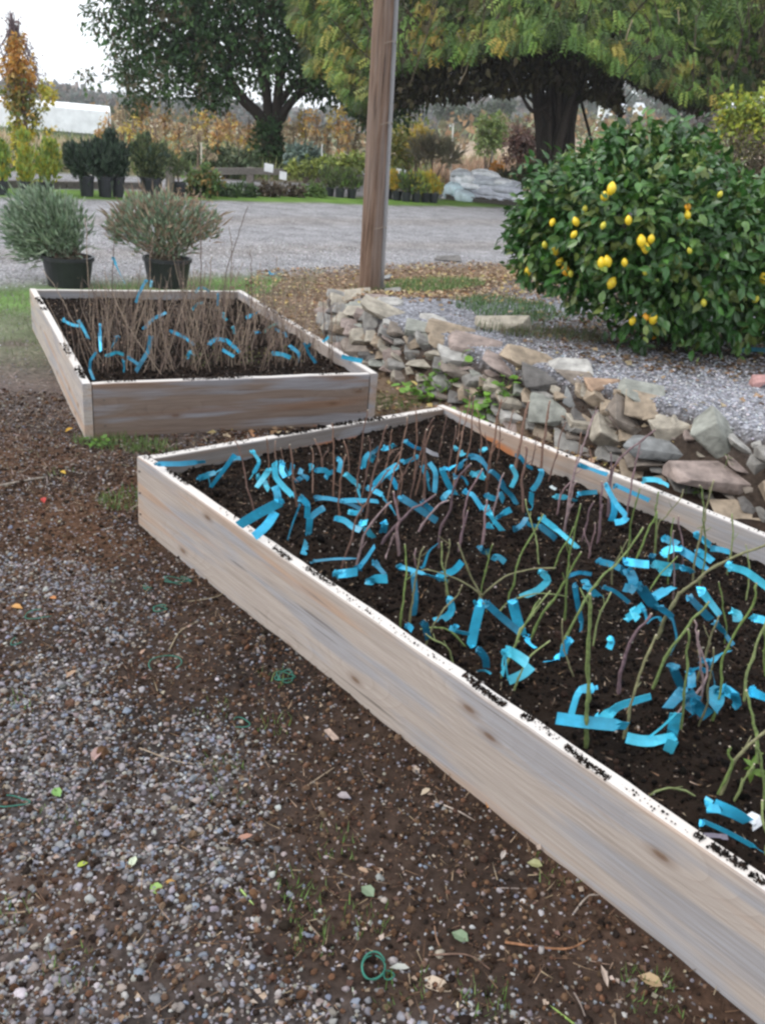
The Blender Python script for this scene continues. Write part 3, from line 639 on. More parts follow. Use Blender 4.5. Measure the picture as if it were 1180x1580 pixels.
grass_patch('grass', 655, 440, .62, .75, 4200, .025, .075, .007, [(.10, .19, .055), (.14, .24, .07), (.07, .14, .04), (.2, .26, .10)], .8); grass_patch('grass', 785, 478, .45, .6, 3000, .025, .07, .007, [(.07, .15, .05), (.12, .20, .07), (.06, .11, .04)], .8)
grass_patch('grass', 840, 515, .5, .25, 1500, .03, .09, .005, [(.06, .10, .035), (.11, .12, .05), (.1, .08, .05)]); grass_patch('grass', 1120, 520, .7, .3, 900, .03, .08, .005, [(.07, .09, .035), (.12, .1, .06)])
fibres('grass', 16000, (-5.2, -.9, 5.2, 10.5), lambda x, y: np.clip(sstep(5.6, 6.6, q_of(x, y)) * (1 - sstep(7.6, 8.4, q_of(x, y) + .8 * (fbm(x * 2, y * 2, 9) - .5))) + .25 * (x < -1.9) * (q_of(x, y) < 6.4), 0, 1) * (fbm(x * 3, y * 3, 77) > .36), .02, .055, .005, [(.14, .19, .07), (.19, .23, .11), (.24, .23, .15)], 0, 1.5, 'leaf')
for (px, py, n) in ((470, 1390, 90), (450, 1375, 60), (520, 1310, 60), (480, 1455, 90), (745, 1545, 110), (1000, 1540, 150), (560, 1425, 70), (620, 1540, 70), (100, 1255, 50), (15, 1410, 60), (345, 1190, 60), (330, 1100, 40), (420, 1125, 50), (95, 730, 60), (30, 1090, 60), (355, 1230, 30), (110, 1500, 50), (860, 1350, 60), (1060, 1470, 60), (1020, 770, 90), (425, 1050, 40)):
    c = T(px, py); n = int(n * .55); fibres('grass_tuft', n, (c[0] - .05, c[0] + .05, c[1] - .05, c[1] + .05), lambda x, y: 1 + 0 * x, .01, .032, .0028, GR, 0, 1.5, 'leaf')
#@@PART2
# ================================================================== CANES AND TAGS
ORD = ['first', 'second', 'third', 'fourth', 'fifth', 'sixth', 'seventh', 'eighth', 'ninth', 'tenth', 'eleventh', 'twelfth', 'thirteenth', 'fourteenth', 'fifteenth', 'sixteenth', 'seventeenth', 'eighteenth', 'nineteenth', 'twentieth', 'twenty-first', 'twenty-second', 'twenty-third', 'twenty-fourth', 'twenty-fifth', 'twenty-sixth', 'twenty-seventh', 'twenty-eighth', 'twenty-ninth', 'thirtieth']
def number_off(items, group):       # items: (object, x, head phrase, where phrase): say which one, counting from the left among its own sort
    sets = {}
    for it in items: sets.setdefault((it[2], it[3]), []).append(it)
    for (hd, wh), L_ in sets.items():
        L_.sort(key=lambda q_: q_[1])
        for k, it in enumerate(L_):
            lab = '%s %s' % (hd, wh) if len(L_) == 1 else ('%s %s, %s from the left' % (hd, wh, ORD[k]) if k < len(L_) - 1 or k == 0 else '%s %s, the rightmost' % (hd, wh))
            it[0]['label'] = lab
SOILB, SOILA = .19, .225
BROWN, PURP, GREEN = [(.15, .085, .06), (.19, .115, .085), (.12, .07, .055)], [(.17, .11, .115), (.21, .15, .15), (.13, .085, .095)], [(.14, .185, .065), (.185, .22, .09), (.15, .145, .075), (.12, .17, .05)]
SHOOTS = []
def stem_pts(bx, by, pts, soil, lean=None):
    b_ = P(bx, by, soil); b_[2] = soil - .02; k = rng.normal(0, .12) if lean is None else lean
    out = [b_]
    for (x, y) in pts:
        q_ = at(x, y, b_[1]); hgt = max(q_[2] - soil, 0); q_ = at(x, y, b_[1] + k * hgt)
        if q_[2] < soil + .006: q_ = P(x, y, soil + .008)
        out.append(q_)
    return np.array(out)
def cane_geo(g, pts, r0, cols, thorn=0, tipc=None):
    r0 = r0 * (.74 if cols is GREEN else .86)
    n = max(10, int(sum(np.linalg.norm(np.diff(pts, axis=0), axis=1)) / .018)); c = curve(pts, n)
    kk = rng.normal(0, .0036, (n, 3)); kk[1:-1] = (kk[:-2] + kk[1:-1] + kk[2:]) / 3; c[1:] += kk[1:]
    rad = np.linspace(r0, r0 * .62, n) * (1 + .08 * rng.normal(size=n))
    for k in range(3, n - 1, 4): rad[k] *= 1.28                 # nodes
    col = np.array(cols[rng.integers(len(cols))]) * rng.uniform(.8, 1.2)
    tube(g, c, rad, 6, col, np.array(tipc if tipc is not None else col * 1.15))
    tube(g, np.array([c[-1] - (c[-1] - c[-2]) * .05, c[-1] + norm(c[-1] - c[-2]) * .0016]), rad[-1] * .98, 6, (.42, .36, .27))   # the pale cut
    m_ = max(2, n // 4)                                         # buds or thorns
    ids = rng.integers(2, n - 1, m_)
    for k in range(rng.integers(0, 3)):
        b_ = rng.integers(n // 3, n - 2); dd_ = norm(norm(c[b_ + 1] - c[b_]) + rng.normal(0, .6, 3)); L_ = rng.uniform(.015, .05)
        tube(g, np.array([c[b_], c[b_] + dd_ * L_ * .5, c[b_] + dd_ * L_ + [0, 0, .004]]), [rad[b_] * .6, rad[b_] * .5, rad[b_] * .3], 5, col)
    d = norm(rng.normal(size=(m_, 3)) * [1, 1, .3] + norm(c[ids] - c[ids - 1]) * .7)
    scatter(g, LEAF_V * [.9, 1, 1], LEAF_F, c[ids], dir_rot(d), rng.uniform(.005, .010, m_), np.tile(col * (.8 if not thorn else 1.2), (m_, 1)))
def cane(items, name, bx, by, branches, r0, cols, cat, head, where, soil=SOILB, lean=None, legs=()):
    b0 = P(bx, by, soil)
    if len(branches) == 1:
        g = Geo(); cane_geo(g, stem_pts(bx, by, branches[0], soil, lean), r0, cols, cols is GREEN)
        o = g.build(name, M['cane'], origin=(b0[0], b0[1], soil), smooth=True); tag(o, None, cat, GROUPS[name])
    else:
        o = thing(name, (b0[0], b0[1], soil), None, cat, GROUPS[name])
        ps = None
        for k, br_ in enumerate(branches):
            g = Geo(); pp = stem_pts(bx, by, br_, soil, lean if lean is not None else rng.normal(0, .15))
            if ps is None: ps = pp
            cane_geo(g, pp, r0 * (1 if k == 0 else .8), cols, cols is GREEN); g.build('stem', M['cane'], o, smooth=True, origin=(b0[0], b0[1], soil))
    items.append((o, bx, head, where)); return o
GROUPS = {'dormant_whip': 'bare brown whips heeled into the near bed', 'rose_cane': 'green canes heeled into the near bed', 'purple_cane': 'purplish canes heeled into the near bed', 'dormant_shrub': 'twiggy dormant shrubs in the far bed'}
IT = []
def W(bx, by, *br, r=.0042, where=None, **k):
    wh = where or ('at the near bed\'s left end' if bx < 470 else 'at the near bed\'s back' if bx < 700 else 'by the near bed\'s back right board')
    cane(IT, 'dormant_whip', bx, by, br, r, BROWN, 'dormant plant', ('thick ' if r > .006 else 'thin ' if r < .0036 else '') + 'bare brown ' + ('whip' if len(br) == 1 else 'forked whip'), wh, **k)
def PU(bx, by, *br, r=.0052, **k):
    wh = 'left of the near bed\'s centre' if bx < 700 else 'by the near bed\'s back right board' if by < 860 else 'at the near bed\'s right'
    cane(IT, 'purple_cane', bx, by, br, r, PURP, 'bare cane', 'purplish bare ' + ('cane' if len(br) == 1 else 'branching cane'), wh, **k)
def GN(bx, by, *br, r=.0046, **k):
    wh = 'in the near bed\'s front half' if by > 960 else 'in the near bed\'s middle' if bx < 900 else 'before the near bed\'s back right board'
    cane(IT, 'rose_cane', bx, by, br, r, GREEN, 'green cane', ('stout ' if r > .006 else 'slim ' if r < .004 else '') + 'green ' + ('cane' if len(br) == 1 else 'cane with forks'), wh, **k)
W(404, 812, [(388, 770), (375, 720), (366, 678)]); W(417, 770, [(414, 725), (412, 676)], r=.0038); W(428, 752, [(427, 715), (425, 682)], r=.0034)
W(459, 790, [(455, 745), (449, 700), (446, 686)], r=.005); W(484, 772, [(483, 730), (482, 692)], r=.0034); W(502, 735, [(496, 705), (484, 676)], [(498, 712), (504, 698), (508, 688)], r=.0034)
W(515, 778, [(515, 720), (513, 652)]); W(522, 812, [(525, 760), (532, 702)], r=.005); W(550, 780, [(553, 740), (558, 690), (567, 632)]); W(556, 795, [(564, 740), (572, 690), (566, 672)], r=.0036)
W(562, 812, [(573, 750), (585, 695), (597, 656)], r=.0052); W(590, 800, [(604, 740), (617, 700), (628, 642)]); W(524, 890, [(545, 815), (572, 765), (601, 722)]); W(638, 750, [(641, 700), (643, 628)])
W(655, 812, [(655, 740), (657, 660)], r=.0066); W(625, 800, [(640, 735), (660, 662), (668, 646)]); W(640, 776, [(650, 720), (664, 664), (670, 656)], r=.0038); W(586, 760, [(600, 700), (604, 664)], [(596, 712), (612, 690)], r=.0034)
W(688, 742, [(697, 700), (704, 660)]); W(698, 760, [(709, 700), (718, 650), (727, 612)]); W(716, 742, [(722, 700), (728, 640), (730, 610)]); W(742, 722, [(742, 680), (738, 632)]); W(752, 742, [(758, 690), (768, 640), (772, 618)], r=.0056)
W(765, 720, [(771, 680), (768, 645)], r=.0036); W(792, 738, [(799, 700), (808, 650), (816, 618)], r=.0076); W(833, 738, [(836, 700), (842, 660), (848, 618)], r=.007); W(846, 740, [(858, 700), (872, 650)]); W(820, 724, [(826, 690), (829, 668)], r=.0032)
W(806, 800, [(806, 740), (814, 684)], r=.0066); W(748, 765, [(752, 720), (764, 690), (776, 676)], [(756, 712), (748, 668)], r=.0034); W(600, 742, [(606, 715), (622, 690)], r=.0032); W(675, 705, [(684, 670), (690, 640)], r=.0034)
W(441, 730, [(436, 705), (430, 690)], r=.0032); W(536, 745, [(538, 715), (528, 680)], r=.0034); W(610, 790, [(618, 745), (630, 720), (640, 700)], [(620, 740), (615, 712)], r=.0036); W(704, 690, [(708, 660), (712, 634)], r=.0036); W(780, 690, [(786, 655), (792, 632)], r=.0036)
W(880, 760, [(890, 710), (896, 668)], r=.0036); W(905, 745, [(910, 715), (908, 690)], r=.0034)
PU(870, 828, [(880, 750), (893, 706), (907, 664), (920, 632)]); PU(938, 800, [(942, 738), (952, 712), (976, 690), (1008, 664)], [(941, 740), (943, 702)], r=.006); PU(966, 800, [(974, 745), (980, 715), (987, 684)], r=.0045)
PU(866, 842, [(874, 800), (881, 770), (886, 742)], r=.0045); PU(546, 884, [(556, 845), (572, 808), (604, 773)]); PU(618, 870, [(614, 822), (616, 800), (611, 775), (607, 757)], [(612, 822), (600, 850), (594, 874)], r=.006)
PU(578, 850, [(600, 822), (632, 790), (644, 783), (672, 763)], r=.0058); PU(637, 828, [(662, 797), (690, 768)]); PU(678, 858, [(679, 826), (692, 785), (704, 745), (726, 714)]); PU(710, 848, [(714, 805), (722, 765), (742, 724)], r=.0045)
PU(745, 850, [(746, 800), (750, 770)], r=.006); PU(758, 812, [(764, 770), (777, 728)], r=.0042); PU(640, 885, [(641, 850)], r=.0045); PU(708, 862, [(712, 830), (720, 790)]); PU(895, 838, [(905, 800), (912, 775)], r=.004); PU(922, 842, [(926, 790), (929, 745)], r=.0055)
PU(860, 800, [(862, 770), (880, 742), (888, 735)], r=.004); PU(953, 1085, [(958, 1035), (974, 985), (1007, 948)], r=.0055); PU(1020, 1120, [(1084, 1050), (1075, 985), (1072, 960)], r=.0035); PU(1078, 1120, [(1083, 1060), (1080, 1020), (1073, 975)], r=.0038)
PU(905, 870, [(912, 845), (918, 805)], [(910, 850), (898, 820)], r=.0034); PU(1038, 930, [(1040, 880), (1036, 820)], r=.0036); PU(1055, 880, [(1052, 845), (1046, 795)], r=.0034)
GN(618, 972, [(623, 905), (628, 838)]); GN(630, 975, [(640, 905), (652, 842)]); GN(692, 935, [(688, 900), (684, 872), (680, 836)], [(686, 878), (694, 850), (694, 830)], r=.0042)
GN(741, 940, [(741, 918), (724, 888), (705, 838)], [(742, 915), (751, 870), (759, 838)], [(738, 916), (700, 892), (660, 880), (636, 886)], [(744, 918), (780, 890), (815, 879), (857, 879)], [(742, 925), (755, 965), (763, 990)], [(739, 925), (730, 960), (724, 985)], r=.005)
GN(780, 945, [(790, 905), (802, 860), (837, 794)]); GN(836, 880, [(826, 835), (810, 772)], r=.004); GN(874, 975, [(873, 910), (880, 850), (895, 778)], r=.0048); GN(846, 890, [(866, 850), (886, 814)], r=.0036)
GN(756, 955, [(780, 932), (820, 918), (872, 918)], r=.0038); GN(812, 1000, [(834, 950), (862, 915), (882, 880), (895, 850)], r=.005); GN(860, 1010, [(890, 950), (925, 895), (960, 860), (994, 815)], r=.005); GN(905, 1155, [(907, 1060), (911, 912)], r=.0076)
GN(966, 880, [(972, 820), (988, 752)], r=.0048); GN(972, 878, [(998, 820), (1012, 790)], r=.0048); GN(1008, 866, [(1013, 810), (1010, 790), (1015, 758)], [(1014, 812), (1030, 792), (1056, 758)], r=.0046); GN(1066, 900, [(1080, 830), (1088, 790), (1101, 742)], r=.005)
GN(1078, 905, [(1088, 850), (1084, 790), (1083, 748)], r=.0042); GN(1125, 885, [(1128, 835), (1131, 792)], r=.0045); GN(1008, 1000, [(1035, 935), (1068, 900), (1110, 872), (1190, 836)], r=.0072); GN(1000, 1075, [(1026, 1018), (1062, 962), (1095, 930)], r=.0058)
GN(1052, 1140, [(1057, 1050), (1060, 972)], r=.005); GN(1074, 1060, [(1090, 1000), (1110, 950)]); GN(962, 1150, [(976, 1080), (1009, 982)], r=.0052); GN(912, 1010, [(926, 950), (938, 915)], r=.0038)
GN(1098, 1120, [(1110, 1060), (1124, 990), (1160, 935), (1166, 900)], r=.0045); GN(1102, 1236, [(1128, 1185), (1158, 1146), (1200, 1112)], [(1129, 1182), (1122, 1160), (1126, 1150)], r=.0062); GN(1172, 1190, [(1166, 1140), (1147, 1066)], r=.0056)
GN(1130, 1244, [(1146, 1205), (1164, 1180)], r=.0044); GN(1178, 1262, [(1176, 1200), (1168, 1150)], r=.005); GN(985, 1228, [(1010, 1219), (1042, 1216), (1085, 1235)], r=.004); GN(770, 1050, [(790, 1000), (820, 945), (832, 925)], [(792, 998), (812, 960), (850, 910)], r=.0044)
GN(1145, 1095, [(1154, 1030), (1176, 975), (1200, 930)], r=.0048); GN(1030, 905, [(1030, 860), (1036, 800)], r=.0036); GN(940, 915, [(948, 870), (968, 832)], r=.0036); GN(1120, 1010, [(1118, 950), (1106, 900)], r=.0034); GN(790, 1070, [(805, 1030), (845, 985)], r=.004)
GN(1075, 1130, [(1090, 1085), (1096, 1040), (1100, 1000)], r=.004); GN(990, 940, [(1005, 905), (1045, 860)], r=.004); GN(650, 1005, [(665, 970), (700, 925), (712, 905)], r=.0038); GN(735, 1005, [(690, 972), (650, 972)], r=.0042); GN(705, 1035, [(690, 1000), (655, 978)], r=.0036)
GN(895, 1060, [(872, 1000), (866, 955)], r=.0034); GN(1150, 930, [(1156, 880), (1150, 840)], r=.0038); GN(1184, 1060, [(1178, 1000), (1182, 960)], r=.0044); GN(1186, 1330, [(1180, 1290), (1172, 1240)], r=.005)
number_off(IT, None)
# a few green leaves on the cane at the right, in front
g = Geo(); c0 = at(1160, 1190, P(1150, 1250, SOILB)[1]); 
scatter(g, LEAF6_V, LEAF6_F, np.tile(c0, (7, 1)) + rng.normal(0, .006, (7, 3)), rand_rot(7), rng.uniform(.025, .035, 7), pick([(.10, .17, .03)], 7))
o = g.build('leafy_shoot', M['leaf'], origin=c0); tag(o, 'small tuft of green leaves low among the green canes at the right', 'leaves')

# blue plastic tags -------------------------------------------------
TB = [(.03, .38, .58), (.045, .46, .68), (.018, .24, .39), (.08, .58, .76)]
def strip(g, pts3, width, col, face=None, twist=0.0, flip=False):
    pts3 = np.asarray(pts3); c = [pts3[0]]
    for a_, b_ in zip(pts3[:-1], pts3[1:]):
        m_ = max(2, int(np.linalg.norm(b_ - a_) / .012)); c += [a_ + (b_ - a_) * (i_ + 1) / m_ for i_ in range(m_)]
    c = np.array(c); n = len(c)
    if n > 4 and len(pts3) > 2: c[1:-1] = c[1:-1] * .5 + (c[:-2] + c[2:]) * .25
    L0_ = np.linspace(0, 1, n)[:, None]; sag = norm(rng.normal(size=3)) * rng.uniform(0, .010); c = c + sag * np.sin(math.pi * L0_)
    t_ = norm(np.gradient(c, axis=0)); vd = norm(c.mean(0) - [0, 0, CAM_H]) if face is None else face
    a0 = rng.normal(0, .45) + twist; ang = a0 + np.linspace(0, rng.normal(0, .35), n) + rng.normal(0, .55) * (np.arange(n) > rng.integers(1, n)) 
    s_ = norm(np.cross(t_, vd)); u_ = np.cross(s_, t_)
    wv = np.cos(ang)[:, None] * s_ + np.sin(ang)[:, None] * u_; nv = np.cross(wv, t_)
    w2 = width / 2
    th = .0007
    ce = c.copy(); ce[-1] = c[-1] + t_[-1] * width * rng.uniform(-.25, .25); top = [c - wv * w2, c + nv * width * .015, ce + wv * w2]; bot = [p - nv * th for p in top]
    v = np.stack(top + bot[::-1], 1)                  # n,6,3
    i = np.arange(n - 1)[:, None] * 6; j = np.arange(6)[None]; k = (j + 1) % 6
    seg_ = np.cumsum(rng.uniform(0, 1, n) < .22); tint = rng.uniform(.78, 1.25, seg_.max() + 2)[seg_]
    cc = np.repeat((np.asarray(col)[None] * tint[:, None])[:, None, :], 6, 1) * np.array([1.08, 1.0, .9, .8, .85, .9])[None, :, None]  # facet brightness put into the colour: one long edge lighter, underside darker
    g.add(v.reshape(-1, 3), [np.stack([i + j, i + k, i + 6 + k, i + 6 + j], -1).reshape(-1, 4), np.array([[0, 1, 2, 3, 4, 5], [(n - 1) * 6 + q_ for q_ in (5, 4, 3, 2, 1, 0)]])], cc.reshape(-1, 3))
def knot(g, c, width, col, r=.0075):        # the tied end: a few short crumpled folds round the stem
    for k in range(3):
        d = norm(rng.normal(size=3) * [1, .6, .8]) * width * rng.uniform(.45, .8); m_ = c + rng.normal(0, .003, 3)
        strip(g, np.array([m_ - d * .5, m_ + rng.normal(0, .003, 3), m_ + d * .5]), width * rng.uniform(.35, .6), col * rng.uniform(.75, 1.3), face=norm(rng.normal(size=3) * .5 + [0, 1, -.5]))
def tagobj(items, strips, hs=.075, soil=SOILB, width=.024, col=None, kn=True, head=None, where=None, bed='near', fixed=None, white=False, bright=1.0):
    g = Geo(); allp = np.array([q_ for s_ in strips for q_ in s_], float); cx, cy = allp.mean(0)
    C0 = P(cx, cy, soil + hs); 
    for q_ in np.vstack([allp]):       # keep the lowest corner above the soil
        pass
    colr = np.array(col if col is not None else TB[rng.integers(4)]) * rng.uniform(.9, 1.1) * bright
    for s_ in strips:
        tw = rng.normal(0, .10, 2); pp = []
        for k, (x, y) in enumerate(s_):
            q_ = at(x, y, C0[1] + tw[0] * .2 + tw[1] * (k / max(1, len(s_) - 1)) * .4)
            if q_[2] < soil + .012: q_ = P(x, y, soil + .014)
            pp.append(q_)
        if s_ is strips[0]: first_pts = np.array(pp)
        else:
            a_ = first_pts[np.argmin(np.linalg.norm(first_pts - pp[0], axis=1))]
            if np.linalg.norm(a_ - pp[0]) > .006: strip(g, np.array([a_, (a_ + pp[0]) / 2 + [0, 0, -.004], pp[0]]), .005, colr)
        if len(pp) == 1: pp.append(pp[0] + np.array([.01, 0, -.006]))
        strip(g, np.array(pp), width * rng.uniform(.76, .94), colr * rng.uniform(.8, 1.25))
        if kn and s_ is strips[0]: knot(g, np.array(pp[0]), width, colr)
    if white:
        e_ = np.array(pp[-1]); strip(g, np.array([e_, e_ + [.012, .004, .004], e_ + [.022, 0, -.008]]), width * 1.1, (.75, .76, .78))
    o = g.build('plant_tag', M['tag'], origin=C0, smooth=False); tag(o, None, 'plant tag', 'blue plastic tags in the %s bed' % bed)
    L_ = max(sum(math.hypot(a[0] - b_[0], a[1] - b_[1]) for a, b_ in zip(s_, s_[1:])) for s_ in strips)
    s_ = max(strips, key=len); dx, dy = abs(s_[-1][0] - s_[0][0]), abs(s_[-1][1] - s_[0][1])
    if fixed: o['label'] = fixed
    else:
        sz = 'short' if L_ < 26 else 'long' if L_ > 55 else 'mid-length'
        sh = 'curling' if len(s_) > 2 and L_ > 1.12 * math.hypot(dx, dy) + 2 else 'level' if dy < .35 * dx else 'upright' if dx < .5 * dy else 'slanting'
        items.append((o, cx, head or '%s %s blue tag%s' % (sz, sh, ', doubled' if len(strips) > 1 else ''), where))
    return o
IT = []
def whereB(cx, cy):
    return ('among the rearmost whips' if cy < 735 else 'in the second row of whips' if cy < 785 else 'just behind the green canes' if cy < 850 else 'among the middle green canes' if cy < 930 else 'in the near bed\'s front half')
